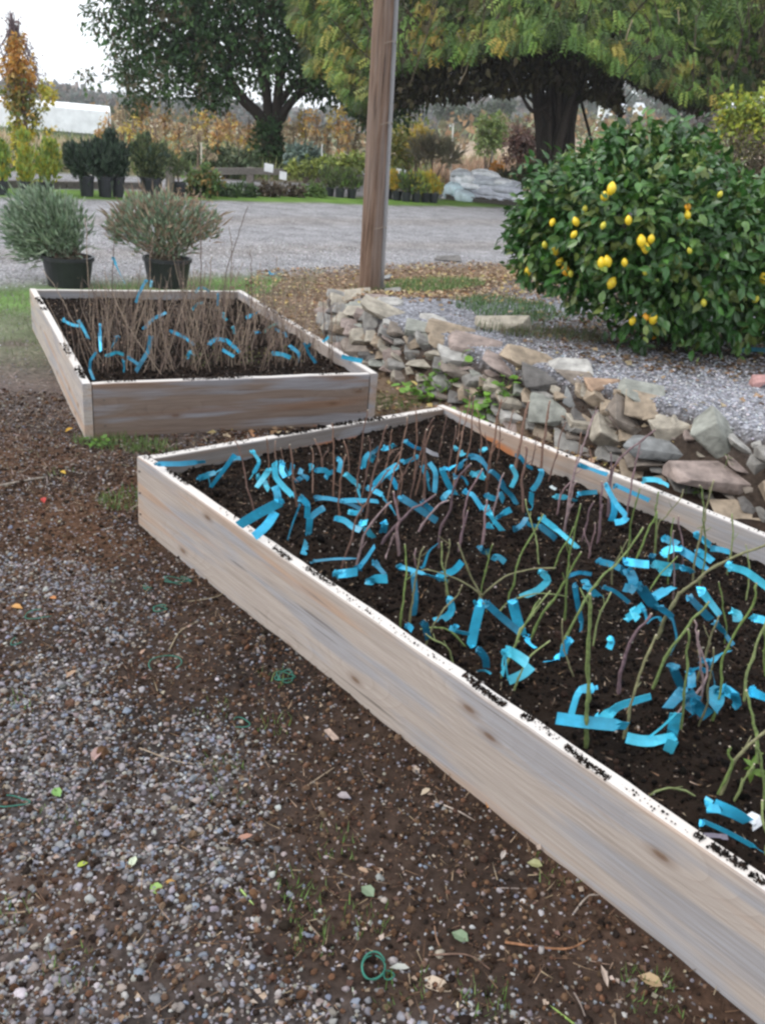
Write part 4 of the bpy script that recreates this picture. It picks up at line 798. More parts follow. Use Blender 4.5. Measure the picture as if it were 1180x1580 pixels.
TG = [
 ([[(244, 716), (280, 716), (317, 712)]], dict(hs=.14, col=TB[2], fixed='dark blue tag poking flat across the left corner of the near bed')),
 ([[(308, 737), (320, 730), (333, 729)], [(325, 752), (345, 727), (362, 702)], [(360, 708), (373, 707)]], {}),
 ([[(390, 697), (401, 712), (393, 728), (384, 741)]], {}),
 ([[(432, 775), (400, 792), (368, 811)], [(425, 790), (412, 808), (392, 828)], [(427, 780), (428, 765), (424, 750)]], dict(hs=.19, width=.034, bright=1.15, fixed='big two-tailed blue tag hanging over the front board of the near bed')),
 ([[(424, 716), (428, 738), (440, 753), (456, 769)]], {}), ([[(415, 725), (403, 742), (396, 752)], [(408, 742), (415, 756)]], {}), ([[(436, 714), (432, 724), (440, 736)], [(445, 732), (452, 716)]], dict(bright=1.3)),
 ([[(458, 742), (468, 737), (476, 740)], [(463, 732), (466, 724)]], {}), ([[(398, 735), (402, 748)]], {}), ([[(480, 722), (478, 728)]], {}), ([[(488, 726), (500, 724), (508, 733)], [(502, 738), (516, 728)]], {}),
 ([[(522, 708), (529, 714), (523, 728)]], {}), ([[(464, 768), (475, 778), (474, 800)], [(478, 800), (475, 825), (468, 856)]], dict(width=.026, fixed='long blue tag hanging straight down behind the front board')), ([[(476, 802), (490, 790), (501, 783)]], {}), ([[(463, 778), (453, 805), (444, 833)]], dict(width=.008)),
 ([[(487, 768), (508, 770), (535, 776), (560, 787)]], dict(col=TB[2])), ([[(530, 773), (556, 776), (584, 774)]], dict(bright=1.25)), ([[(533, 731), (546, 743), (556, 752)], [(552, 755), (562, 779)]], {}), ([[(519, 800), (530, 803), (544, 815), (556, 818)]], {}),
 ([[(557, 808), (566, 806)], [(564, 815), (573, 826), (580, 834)]], dict(bright=1.2)), ([[(593, 808), (592, 818), (589, 824)]], dict(bright=1.2, width=.028)), ([[(541, 790), (549, 792), (556, 790)]], {}),
 ([[(578, 748), (592, 732), (616, 716)]], dict(width=.032, bright=1.1, hs=.1)), ([[(624, 713), (634, 708), (646, 703)]], dict(hs=.1)), ([[(600, 734), (606, 742), (613, 755)]], dict(bright=1.3)), ([[(560, 722), (561, 706), (570, 700)], [(572, 712), (577, 702)]], {}), ([[(566, 706), (574, 697), (584, 691)]], dict(col=TB[2])), ([[(592, 692), (599, 691)]], {}), ([[(604, 688), (610, 687)]], {}),
 ([[(627, 682), (640, 688), (651, 693)]], dict(bright=1.35, fixed='pale blue tag raised on a whip in the back corner, white slip beside it')),
 ([[(651, 718), (660, 735), (664, 760)], [(662, 714), (671, 728), (670, 760)]], dict(fixed='blue tag folded in a narrow V around a brown whip', kn=False)), ([[(566, 752), (576, 758), (590, 764)], [(590, 768), (602, 782), (612, 797)]], {}), ([[(618, 767), (645, 783), (674, 804)]], dict(width=.028, bright=1.1)), ([[(652, 774), (660, 780), (668, 788)]], {}),
 ([[(702, 692), (706, 694)], [(710, 696), (716, 702)]], {}), ([[(708, 722), (714, 712), (720, 708)]], {}), ([[(744, 696), (751, 692)]], {}), ([[(726, 704), (738, 706), (746, 714), (755, 728)]], dict(width=.034, bright=1.15)), ([[(692, 724), (703, 718)]], dict(bright=1.6, width=.02)),
 ([[(681, 724), (690, 742), (703, 762), (726, 786)]], dict(width=.028)), ([[(684, 768), (690, 762), (698, 760)]], {}), ([[(718, 760), (728, 762), (744, 786)]], dict(width=.03, bright=1.25, fixed='bright pale blue tag stretched between two purplish canes at mid bed')), ([[(749, 784), (762, 806), (774, 818)], [(750, 808), (760, 816)]], dict(width=.03, bright=1.15)),
 ([[(758, 727), (768, 740), (778, 752)], [(772, 748), (790, 765), (797, 779)]], dict(col=TB[2])), ([[(789, 720), (797, 734), (788, 752)]], {}), ([[(798, 703), (803, 706), (812, 720), (822, 723)]], {}),
 ([[(836, 728), (829, 745), (820, 757)], [(820, 760), (818, 780), (811, 798)]], dict(width=.026)), ([[(796, 816), (806, 810), (812, 798)], [(812, 806), (820, 812), (832, 810)]], dict(col=TB[2])), ([[(766, 800), (778, 794), (788, 786)]], {}), ([[(750, 765), (758, 768), (766, 770)], [(770, 760), (776, 775)]], {}), ([[(728, 730), (740, 736), (748, 734)], [(740, 726), (744, 740)]], {}), ([[(702, 735), (716, 736), (722, 748)]], dict(col=TB[2])),
 ([[(836, 800), (862, 822), (894, 849)]], dict(width=.026, fixed='long straight blue tag sloping down to the right beside a tall green cane')), ([[(833, 812), (848, 822), (857, 832)]], dict(col=TB[2])), ([[(856, 766), (872, 768), (889, 773)]], {}), ([[(892, 762), (905, 760), (921, 759)]], {}),
 ([[(892, 717), (912, 722), (936, 732)]], dict(hs=.14, fixed='dark blue tag hung above the back right board on the left-hand cane')), ([[(934, 748), (948, 772), (966, 796)], [(966, 798), (960, 804), (948, 806)], [(946, 770), (942, 804)]], dict(width=.028, bright=1.2, fixed='pale blue tag looped in a triangle hanging from the dark purplish cane')),
 ([[(948, 748), (972, 760), (1001, 772)]], dict(width=.026)), ([[(993, 740), (1012, 742), (1031, 750)]], dict(hs=.14, fixed='blue tag lying across the white top edge of the back right board')), ([[(849, 750), (857, 755)]], dict(col=(.55, .62, .62), kn=False, width=.014)),
 ([[(483, 866), (515, 863), (550, 862)]], dict(col=TB[2], width=.012)), ([[(554, 876), (568, 862), (578, 843)], [(554, 876), (546, 882)]], {}), ([[(521, 886), (535, 884), (551, 882)]], dict(width=.036, bright=1.1)), ([[(577, 866), (588, 876), (593, 886)]], dict(col=TB[2])), ([[(568, 898), (580, 893), (597, 893)]], dict(bright=1.1, width=.03)),
 ([[(616, 874), (645, 882), (690, 897)]], dict(width=.028, bright=1.1)), ([[(676, 888), (695, 880), (712, 867)]], dict(width=.026)), ([[(638, 888), (641, 915), (638, 950)]], dict(width=.022, col=TB[2])), ([[(652, 877), (658, 852), (676, 838)]], dict(width=.014)), ([[(693, 926), (701, 940), (692, 952), (665, 960)]], {}),
 ([[(741, 845), (747, 850), (755, 851)]], {}), ([[(762, 860), (770, 861), (779, 868)]], {}), ([[(741, 932), (735, 962), (726, 1000)]], dict(width=.034, bright=1.35, fixed='broad pale blue tag hanging from the many-armed green cane')), ([[(738, 1002), (748, 1018), (750, 1030)]], dict(col=TB[2])),
 ([[(749, 930), (772, 952), (802, 976)]], dict(width=.024)), ([[(790, 926), (797, 950), (806, 984)]], dict(width=.032, bright=1.25)), ([[(812, 985), (818, 992), (826, 1000)]], dict(bright=1.4, width=.014)), ([[(836, 884), (847, 896), (830, 912), (802, 922)]], dict(width=.026, fixed='blue tag curled in an arch left of the long flat strap')),
 ([[(700, 968), (708, 974), (723, 978)]], {}), ([[(655, 962), (658, 975), (661, 986)]], {}), ([[(628, 965), (636, 972)]], dict(bright=1.5, width=.018)), ([[(780, 1004), (795, 1014), (814, 1024)], [(784, 1050), (803, 1040), (820, 1028)], [(775, 1032), (778, 1038)]], dict(width=.03, fixed='blue tag bent into an arrowhead behind the front board')),
 ([[(736, 1036), (748, 1033), (757, 1040)]], dict(width=.008, hs=.02, kn=False)), ([[(878, 988), (869, 996), (868, 1012)], [(868, 1012), (856, 1019), (842, 1021)]], dict(bright=1.4)), ([[(886, 905), (891, 935), (897, 962), (892, 992)]], dict(bright=1.3, width=.018)), ([[(903, 901), (916, 913), (930, 927)]], dict(width=.028)), ([[(874, 890), (890, 886), (912, 886)]], dict(col=TB[2], width=.016)),
 ([[(940, 985), (943, 994), (936, 1006)]], dict(bright=1.4, width=.022)), ([[(912, 1060), (892, 1066), (881, 1102)]], dict(width=.03, fixed='blue tag tied round the stout green cane near the front')), ([[(858, 1108), (905, 1114), (967, 1120)]], dict(width=.034, bright=1.05, fixed='broad flat blue strap lying level near the front board', kn=False)),
 ([[(924, 1114), (948, 1090), (975, 1082), (1004, 1074)]], dict(width=.032, bright=1.15, fixed='blue tag arching up to the right from the broad flat strap')), ([[(966, 1138), (1000, 1138), (1040, 1136)], [(1042, 1100), (1043, 1122), (1036, 1142)], [(1038, 1142), (1028, 1166)]], dict(width=.032, bright=1.15, fixed='blue tag with printed mark folded in an L above bare soil', kn=False)),
 ([[(924, 866), (940, 870), (957, 877)], [(956, 876), (965, 886)]], dict(bright=1.25)), ([[(964, 866), (982, 866), (1001, 871)]], dict(width=.03, bright=1.15)), ([[(1008, 870), (1030, 872), (1052, 874)], [(1016, 882), (1034, 884)]], dict(width=.03)), ([[(1054, 877), (1062, 882), (1068, 884)]], {}), ([[(1026, 831), (1036, 836), (1045, 840)]], dict(bright=1.1, width=.03)), ([[(1023, 854), (1036, 850), (1052, 848)]], dict(bright=1.35, width=.03)),
 ([[(1046, 846), (1066, 856), (1092, 879)]], dict(width=.034, bright=1.15)), ([[(1075, 850), (1088, 858), (1098, 866)]], dict(width=.028)), ([[(1072, 824), (1082, 831), (1096, 842)], [(1096, 846), (1112, 848), (1126, 852)]], {}), ([[(1166, 834), (1186, 838)]], dict(bright=1.3)), ([[(1004, 858), (1012, 866)]], dict(col=TB[2])),
 ([[(970, 882), (978, 896), (976, 910)], [(962, 906), (980, 912)]], dict(width=.036, bright=1.1)), ([[(988, 906), (998, 920), (1014, 942)]], dict(width=.04, col=TB[2])), ([[(1005, 924), (1020, 914), (1039, 906)]], dict(width=.032, bright=1.1)), ([[(966, 954), (978, 944), (992, 934)], [(975, 938), (984, 956)]], dict(bright=1.25)), ([[(930, 906), (948, 914), (970, 930)]], dict(width=.018, col=TB[2])), ([[(994, 940), (998, 962)], [(1016, 952), (1019, 966)]], dict(width=.014)),
 ([[(1018, 938), (1034, 950), (1041, 985), (1029, 1026)]], dict(width=.022, fixed='long thin blue tag hanging in a curve at the right of the bed')), ([[(1080, 910), (1095, 930), (1112, 952)]], dict(width=.034, bright=1.4, fixed='brightest pale blue tag, slanting, on the right side of the bed')), ([[(1064, 922), (1078, 938), (1096, 956)]], dict(width=.026)), ([[(1104, 962), (1120, 976), (1131, 996)]], dict(width=.022, col=TB[2])),
 ([[(1128, 944), (1142, 944), (1142, 954), (1130, 954)]], dict(width=.02)), ([[(1162, 954), (1176, 956), (1190, 964)]], dict(bright=1.45, width=.028)), ([[(1124, 874), (1150, 882), (1186, 908)]], dict(width=.03, bright=1.2, fixed='curved band-like blue tag running off the right edge')),
 ([[(1037, 1028), (1046, 1050), (1054, 1066)]], dict(width=.03, col=TB[2])), ([[(1054, 1066), (1040, 1078), (1030, 1092)]], dict(width=.034)), ([[(1065, 1036), (1070, 1050), (1066, 1062)], [(1078, 1030), (1090, 1036)]], dict(bright=1.35)), ([[(1086, 1018), (1098, 1040), (1104, 1066)]], dict(width=.032, col=TB[2])), ([[(1096, 1022), (1108, 1008), (1126, 1004)]], dict(width=.018)),
 ([[(1060, 1086), (1066, 1092), (1068, 1104)]], dict(bright=1.2, width=.028)), ([[(1068, 1078), (1078, 1094), (1092, 1104)]], dict(width=.04, col=TB[2])), ([[(1104, 1066), (1106, 1082), (1098, 1092)]], dict(width=.044)), ([[(1116, 1064), (1130, 1070), (1136, 1086), (1112, 1092)]], dict(width=.04, bright=1.05)), ([[(1156, 1066), (1170, 1072), (1188, 1080)]], dict(width=.032, bright=1.1)),
 ([[(1100, 1242), (1128, 1254), (1154, 1268)]], dict(width=.034, bright=1.05, white=True, fixed='blue tag with a torn white end at the front right')), ([[(1082, 1266), (1120, 1284), (1176, 1314)]], dict(width=.012, fixed='thin edge-on blue tag below the white-ended one')),
]
for strips, kw in TG:
    cx = np.mean([q_[0] for s_ in strips for q_ in s_]); cy = np.mean([q_[1] for s_ in strips for q_ in s_])
    tagobj(IT, strips, where=whereB(cx, cy), **kw)
g = Geo(); pp = np.array([P(657, 694, .25), P(668, 699, .25), P(676, 702, .25)]); strip(g, pp, .022, (.5, .5, .54), twist=.2)
tag(g.build('paper_slip', M['paint'], origin=pp[0]), 'greyish white paper slip beside the rearmost pale blue tag', 'label')
g = Geo(); pp = curve([P(1060, 1290, .21), P(1095, 1286, .215), P(1122, 1292, .21)], 8); strip(g, pp, .012, (.17, .15, .19), twist=.2)
tag(g.build('plastic_strip', M['paint'], origin=pp[0]), 'dull grey-purple plastic strip lying on soil behind the front board', 'strip')
number_off(IT, None)

# ---- far bed: twiggy shrubs and their tags
IT = []
TW = [(.19, .14, .105), (.14, .10, .08), (.26, .20, .15), (.11, .08, .065)]
def shrub(bx, by, n, htop, spread, cols=TW, green=0, head='clump of brown twigs', wh=None):
    c = P(bx, by, SOILA); dist = np.linalg.norm(c - [0, 0, CAM_H]); H = htop / CAM_F * dist; g = Geo()
    for k in range(int(n * 1.0)):
        d = np.array([rng.normal(0, spread * 1.25), rng.normal(0, spread * 1.25), 1.0]); L_ = H * rng.uniform(.4, 1.12); b_ = c + np.array([rng.normal(0, .06), rng.normal(0, .05), -.01])
        mid = b_ + d * L_ * .5 + rng.normal(0, .01, 3); tip = b_ + d * L_ + rng.normal(0, .02, 3)
        col = np.array(cols[rng.integers(len(cols))]); tube(g, curve([b_, mid, tip], 7), np.linspace(.0024, .0011, 7) * rng.uniform(.7, 1.3), 4, col, col * 1.25)
        if rng.uniform() < .6:
            s_ = b_ + d * L_ * rng.uniform(.3, .7); tube(g, curve([s_, s_ + d * L_ * .2 + rng.normal(0, .03, 3)], 4), np.linspace(.0014, .0008, 4), 3, col)
        m_ = 5; t_ = rng.uniform(.2, 1, m_)[:, None]; scatter(g, LEAF_V, LEAF_F, b_ + d * L_ * t_, dir_rot(norm(rng.normal(size=(m_, 3)) + d)), rng.uniform(.006, .014, m_), pick([(.22, .15, .1), (.3, .22, .15), (.13, .09, .06)], m_))
    if green:
        m_ = green; q_ = c + rng.normal(0, 1, (m_, 3)) * [.045, .045, .03] + [0, 0, .06]; scatter(g, LEAF_V, LEAF_F, q_, rand_rot(m_), rng.uniform(.012, .022, m_), pick([(.10, .11, .03), (.15, .13, .05), (.07, .09, .03)], m_))
    o = g.build('dormant_shrub', M['cane'], origin=c); tag(o, None, 'dormant shrub', GROUPS['dormant_shrub'])
    u = (c[0] - LA[0]) * e2A[0] + (c[1] - LA[1]) * e2A[1]
    IT.append((o, bx, head, wh or ('along the far bed\'s front board' if u < .45 else 'in the far bed\'s middle' if u < 1.1 else 'at the far bed\'s back')))
for (bx, by, n, ht, sp) in ((150, 572, 13, 105, .13), (190, 565, 15, 110, .16), (222, 572, 12, 90, .15), (262, 572, 22, 130, .30), (300, 566, 20, 120, .22), (345, 560, 16, 95, .18), (395, 566, 20, 110, .2), (440, 560, 18, 110, .2), (485, 556, 12, 95, .14), (508, 556, 6, 90, .08),
                            (170, 540, 13, 95, .15), (210, 535, 14, 100, .16), (250, 535, 14, 100, .15), (292, 530, 16, 105, .2), (330, 528, 16, 100, .2), (372, 530, 14, 90, .2), (418, 532, 16, 105, .2), (458, 530, 12, 100, .18), (160, 505, 10, 70, .12), (205, 500, 12, 75, .15), (250, 500, 12, 70, .15), (300, 495, 16, 80, .2), (345, 495, 14, 70, .2), (392, 498, 12, 80, .18), (225, 472, 8, 50, .14), (290, 470, 10, 55, .16), (350, 470, 9, 60, .16), (185, 480, 8, 50, .12)):
    shrub(bx, by, n, ht, sp, green=40 if (by > 555 and bx in (300, 345, 395, 440)) else 0)
def tall(bx, by, pts, r=.003, label='tall'):
    r *= 1.5
    g = Geo(); pp = stem_pts(bx, by, pts, SOILA, 0); cane_geo(g, pp, r, TW); o = g.build('dormant_whip', M['cane'], origin=pp[0], smooth=True)
    tag(o, label, 'dormant plant', 'tall whips in the far bed')
tall(310, 480, [(310, 400), (310, 292)], .0036, 'tallest straight whip in the far bed, crossing the right-hand tub'); tall(347, 485, [(347, 430), (365, 370), (383, 318)], .003, 'long whip of the far bed leaning right over the road'); tall(352, 480, [(358, 400), (354, 350)], .0026, 'short twiggy whip rising between two taller ones in the far bed')
tall(388, 490, [(388, 430), (387, 385)], .0028, 'whip right of the leaning one in the far bed'); tall(140, 500, [(137, 440), (132, 335)], .0026, 'slender whip in front of the left-hand tub'); tall(172, 500, [(174, 430), (178, 340)], .0026, 'slender whip beside the leaning blue strap, between the tubs')
tall(325, 490, [(325, 430), (326, 395)], .0028, 'brown whip right of the tallest straight one in the far bed'); tall(402, 500, [(404, 445), (400, 405)], .0026, 'thin whip left of the little high blue tag'); tall(425, 510, [(420, 460), (428, 395)], .0028, 'thin whip right of the little high blue tag')
tall(235, 480, [(232, 420), (236, 365)], .0026, 'thin whip against the right-hand tub, leftmost of those before it'); tall(540, 470, [(540, 470)], .001, 'thin twig') if False else None
tall(118, 500, [(95, 460), (68, 418)], .0022, 'long bent twig reaching left over bare soil in the far bed'); tall(513, 560, [(512, 500), (507, 448)], .0028, 'dark whip in the right front corner of the far bed'); tall(503, 545, [(500, 500), (498, 455)], .0026, 'thin whip in front of the leftmost wall stones')
tall(470, 520, [(474, 470), (470, 425)], .0026, 'thin whip above the brown leaf litter in the far bed')
number_off(IT, None)
IT = []
TA = [([[(98, 494), (112, 500), (125, 503)], [(121, 494), (129, 508), (137, 523)]], {}), ([[(155, 502), (155, 520), (156, 542)]], dict(bright=1.3)), ([[(181, 521), (176, 530), (172, 537)]], dict(bright=1.2)), ([[(175, 398), (183, 416), (194, 438)]], dict(hs=.33, fixed='blue strap held high above the back board between the two tubs', bright=1.1)),
 ([[(225, 434), (219, 448), (210, 467)]], dict(hs=.22, fixed='blue strap leaning down to the left in front of the right-hand tub')), ([[(234, 435), (233, 444)]], dict(hs=.2, bright=1.3)), ([[(222, 507), (236, 492), (257, 482)]], dict(bright=1.4, fixed='bright blue arched tag in the centre of the far bed')), ([[(264, 511), (282, 519), (300, 532)]], dict(bright=1.4)), ([[(290, 551), (293, 544), (299, 548)]], dict(bright=1.4)),
 ([[(233, 520), (229, 542), (210, 573)]], dict(col=TB[2], width=.026)), ([[(148, 545), (140, 556), (139, 570), (145, 586)]], dict(col=TB[2], width=.016)), ([[(165, 549), (178, 543), (191, 547)]], {}), ([[(190, 556), (191, 574)]], dict(width=.014)), ([[(198, 552), (206, 556), (214, 563)]], {}),
 ([[(323, 530), (333, 523), (350, 525), (371, 544)]], dict(bright=1.25, width=.026, fixed='light blue tag arched like a bow near the front board of the far bed')), ([[(344, 540), (353, 545), (361, 550)]], dict(bright=1.2)), ([[(298, 476), (306, 470), (313, 467)]], {}), ([[(303, 452), (304, 446), (314, 444), (324, 450)]], {}), ([[(337, 454), (336, 472)]], dict(col=TB[2])), ([[(344, 484), (350, 494)]], {}), ([[(360, 505), (362, 515)]], {}),
 ([[(381, 490), (388, 486), (398, 482)]], dict(width=.03)), ([[(395, 514), (401, 514)]], dict(bright=1.5, width=.028)), ([[(426, 508), (432, 512)], [(438, 512), (442, 520)]], {}), ([[(420, 545), (434, 548), (448, 552)]], dict(width=.026, col=TB[1])), ([[(450, 536), (460, 545), (461, 560)]], dict(bright=1.2, width=.028)), ([[(470, 530), (474, 545), (487, 560)]], {}), ([[(472, 536), (480, 530)]], {}), ([[(498, 527), (507, 520)]], dict(bright=1.2)),
 ([[(527, 550), (541, 554), (558, 557)]], dict(hs=.075, width=.03, bright=1.15, kn=False, fixed='blue tag lying on the right front corner of the far bed')), ([[(416, 421), (426, 422)]], dict(hs=.36, bright=1.4, width=.02, fixed='little bright blue tag high on a whip above the leaf litter')), ([[(408, 512), (418, 504), (428, 499)]], dict(col=(.12, .28, .25), width=.014))]
for strips, kw in TA:
    cx = np.mean([q_[0] for s_ in strips for q_ in s_]); cy = np.mean([q_[1] for s_ in strips for q_ in s_]); kw.setdefault('width', .022)
    tagobj(IT, strips, soil=SOILA, bed='far', where='at the front of the far bed' if cy > 540 else 'in the middle of the far bed' if cy > 490 else 'at the back of the far bed', **kw)
number_off(IT, None)

# ================================================================== LEMON BUSH
def blobs_px(L_, Y, flat=1.0):
    out = []
    for q_ in L_:
        (x, y, r) = q_[:3]; dy = q_[3] if len(q_) > 3 else 0
        c = at(x, y, Y + dy); k = np.linalg.norm(c - [0, 0, CAM_H]) / CAM_F; out.append((c, r * k))
    return out
def crown_pts(blobs, n, shell=.55, sq=(1, 1, 1), grav=0.0):
    w = np.array([b_[1] ** 2 for b_ in blobs]); idx = rng.choice(len(blobs), n, p=w / w.sum())
    d = norm(rng.normal(size=(n, 3))); c = np.array([b_[0] for b_ in blobs])[idx]; r = np.array([b_[1] for b_ in blobs])[idx]
    rr = (1 - shell + shell * rng.uniform(0, 1, n) ** .5) * (1 + .13 * rng.normal(size=n)) * (.86 + .3 * fbm(d[:, 0] * 2.6 + idx * 3.1, d[:, 2] * 2.6 + d[:, 1] * 1.9, 5, 2))
    # clumps
    return c + d * (r * rr)[:, None] * np.array(sq), d
def leaves(g, blobs, n, l0, l1, cols, wd=.5, droop=.3, shell=.55, sq=(1, 1, 1), proto=(LEAF_V, LEAF_F), clump=0, var=.2, lowcut=None):
    if clump:
        m_ = n // clump; c, d = crown_pts(blobs, m_, shell, sq); rad = np.mean([b_[1] for b_ in blobs]) * .16
        p = np.repeat(c, clump, 0) + rng.normal(0, rad, (m_ * clump, 3)); d = np.repeat(d, clump, 0); col = np.repeat(pick(cols, m_, var), clump, 0) * rng.uniform(.85, 1.15, (m_ * clump, 1))
    else: p, d = crown_pts(blobs, n, shell, sq); col = pick(cols, n, var)
    if lowcut is not None: k = p[:, 2] > lowcut; p, d, col = p[k], d[k], col[k]
    dd = norm(d * .8 + rng.normal(0, .6, p.shape) + [0, 0, -droop]); R = dir_rot(dd, norm(d + [0, 0, .8] + rng.normal(0, .5, p.shape)))
    L_ = rng.uniform(l0, l1, len(p)); scatter(g, proto[0] * [wd / .6, 1, 1], proto[1], p, R, L_, col)
    return p
LY = 6.15
LB_ = [(868, 330, 78, -.1), (835, 372, 55, -.1), (915, 285, 56, 0), (975, 250, 55, .15), (1045, 262, 62, .2), (960, 340, 110, -.35), (1060, 370, 120, -.35), (1150, 400, 105, 0), (1230, 400, 110, .1), (900, 430, 50, -.2), (1000, 455, 70, -.35), (1095, 465, 70, -.3), (1180, 470, 60, 0), (830, 345, 40, -.1), (812, 395, 26, -.1), (1010, 300, 90, 0), (1110, 330, 70, .1), (1250, 340, 80, .3), (850, 300, 36, 0), (960, 228, 22, 0), (1055, 222, 24, .1), (800, 340, 22, 0)]
LB_ = [(q_[0] + (q_[0] < 860) * 8, q_[1] + 2 - .07 * max(0, q_[1] - 380), q_[2] * .88, q_[3]) for q_ in LB_]; blob = blobs_px(LB_, LY); base = T(1040, 528)
lem = thing('lemon_bush', base, 'round glossy green citrus bush heavy with yellow fruit, on the gravel terrace', 'lemon bush')
g = Geo()
for k in range(11):
    tgt = blob[rng.integers(4, len(blob) - 6)][0]; b0 = base + np.array([rng.normal(0, .05), rng.normal(0, .05), -.03])
    tube(g, curve([b0, b0 * .5 + tgt * .5 + rng.normal(0, .05, 3) + [0, 0, -.1], tgt], 10), np.linspace(.022, .007, 10), 6, (.10, .085, .065))
g.build('branches', M['bark'], lem, origin=base, smooth=True)
LEMC = [(.034, .10, .02), (.045, .125, .025), (.026, .07, .016), (.065, .16, .03), (.038, .11, .025), (.10, .19, .045), (.15, .2, .05)]
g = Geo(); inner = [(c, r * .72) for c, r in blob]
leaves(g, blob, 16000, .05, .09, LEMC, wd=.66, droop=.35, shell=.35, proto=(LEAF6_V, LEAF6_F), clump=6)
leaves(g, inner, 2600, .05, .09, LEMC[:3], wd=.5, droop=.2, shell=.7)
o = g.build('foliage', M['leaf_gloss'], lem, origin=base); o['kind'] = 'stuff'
# leaves that can be picked out one by one on the side turned to the path
lm = []
for k in range(4):
    g = Geo(); g.add(LEAF6_V * [1, 1, 1], LEAF6_F, LEMC[(1, 3, 4, 5)[k]]); o = g.build('leaf', M['leaf_gloss'], lem, origin=(0, 0, 0)); lm.append(o.data)
    if k: bpy.data.objects.remove(o)
    else: first_leaf = o
p, d = crown_pts(blob, 2400, .12); tocam = norm(np.array([0, 0, CAM_H]) - p); inside_any = np.zeros(len(p), bool)
for (c, r) in blob: inside_any |= np.linalg.norm(p - c, axis=1) < r * .93
k = (~inside_any) & ((d * tocam).sum(1) > .1); p, d = p[k][:240], d[k][:240]
for k in range(len(p)):
    o = first_leaf if k == 0 else bpy.data.objects.new('leaf', lm[k % 4])
    if k: COL.objects.link(o); o.parent = lem
    dd = norm(d[k] + rng.normal(0, .5, 3) + [0, 0, -.35]); R = dir_rot(dd[None], (d[k] + rng.normal(0, .3, 3))[None])[0]; s_ = rng.uniform(.055, .088)
    mw = Matrix([[*(R[i_] * [s_ * 1.3, s_, s_])] + [p[k][i_] - base[i_]] for i_ in range(3)] + [[0, 0, 0, 1]]); o.matrix_local = mw
def lemon_mesh():
    v, f = ICO2; v = v.copy(); z = v[:, 2].copy(); rr = np.sqrt(np.maximum(1 - z * z, 0)); v[:, 2] = z * 1.22 + np.sign(z) * np.clip(np.abs(z) - .86, 0, 1) * 1.6; return v, f
LV, LF = lemon_mesh()
LE = [(852, 343, 9), (888, 342, 10), (885, 362, 9), (840, 378, 8), (856, 385, 14), (863, 404, 10), (872, 417, 12), (880, 422, 8), (814, 419, 11), (943, 291, 13), (932, 303, 11), (969, 340, 10), (930, 348, 8), (989, 372, 15), (995, 382, 12), (1004, 369, 10), (928, 406, 13), (937, 403, 12), (963, 405, 9), (943, 437, 13), (1060, 320, 9), (1060, 332, 9), (1063, 387, 7), (1178, 430, 12), (975, 495, 10), (995, 490, 9), (1007, 492, 13), (1009, 518, 9), (1165, 462, 8), (1085, 467, 8), (995, 420, 8), (902, 322, 7), (1110, 300, 7)]
for k, (x, y, rp) in enumerate(LE):
    rd = ray(x, y); best = None
    for (c, r) in blob:
        oc = np.array([0, 0, CAM_H]) - c; a_ = rd @ rd; b_ = 2 * oc @ rd; cc_ = oc @ oc - r * r; D_ = b_ * b_ - 4 * a_ * cc_
        if D_ > 0: t_ = (-b_ - math.sqrt(D_)) / (2 * a_); best = t_ if best is None or t_ < best else best
    t_ = best if best else LY / rd[1]; c = np.array([0, 0, CAM_H]) + rd * (t_ - .05)
    r = min(rp, 13) * .58 / CAM_F * np.linalg.norm(c - [0, 0, CAM_H]); col = (.78, .36, .02) if y in (320, 518, 490, 417) else ((.58, .52, .05) if rp < 9 else (.80, .58, .03))
    R = dir_rot((np.array([rng.normal(0, .3), rng.normal(0, .3), -1]))[None])[0][:, [0, 2, 1]]
    g = Geo(); g.add((LV * [.86, .86, .9] * r) @ R.T + c, LF, col); o = g.build('lemon', M['fruit'], lem, origin=c, smooth=True)
    if col[0] == .78: o['label'] = 'orange-tinted ripe fruit'

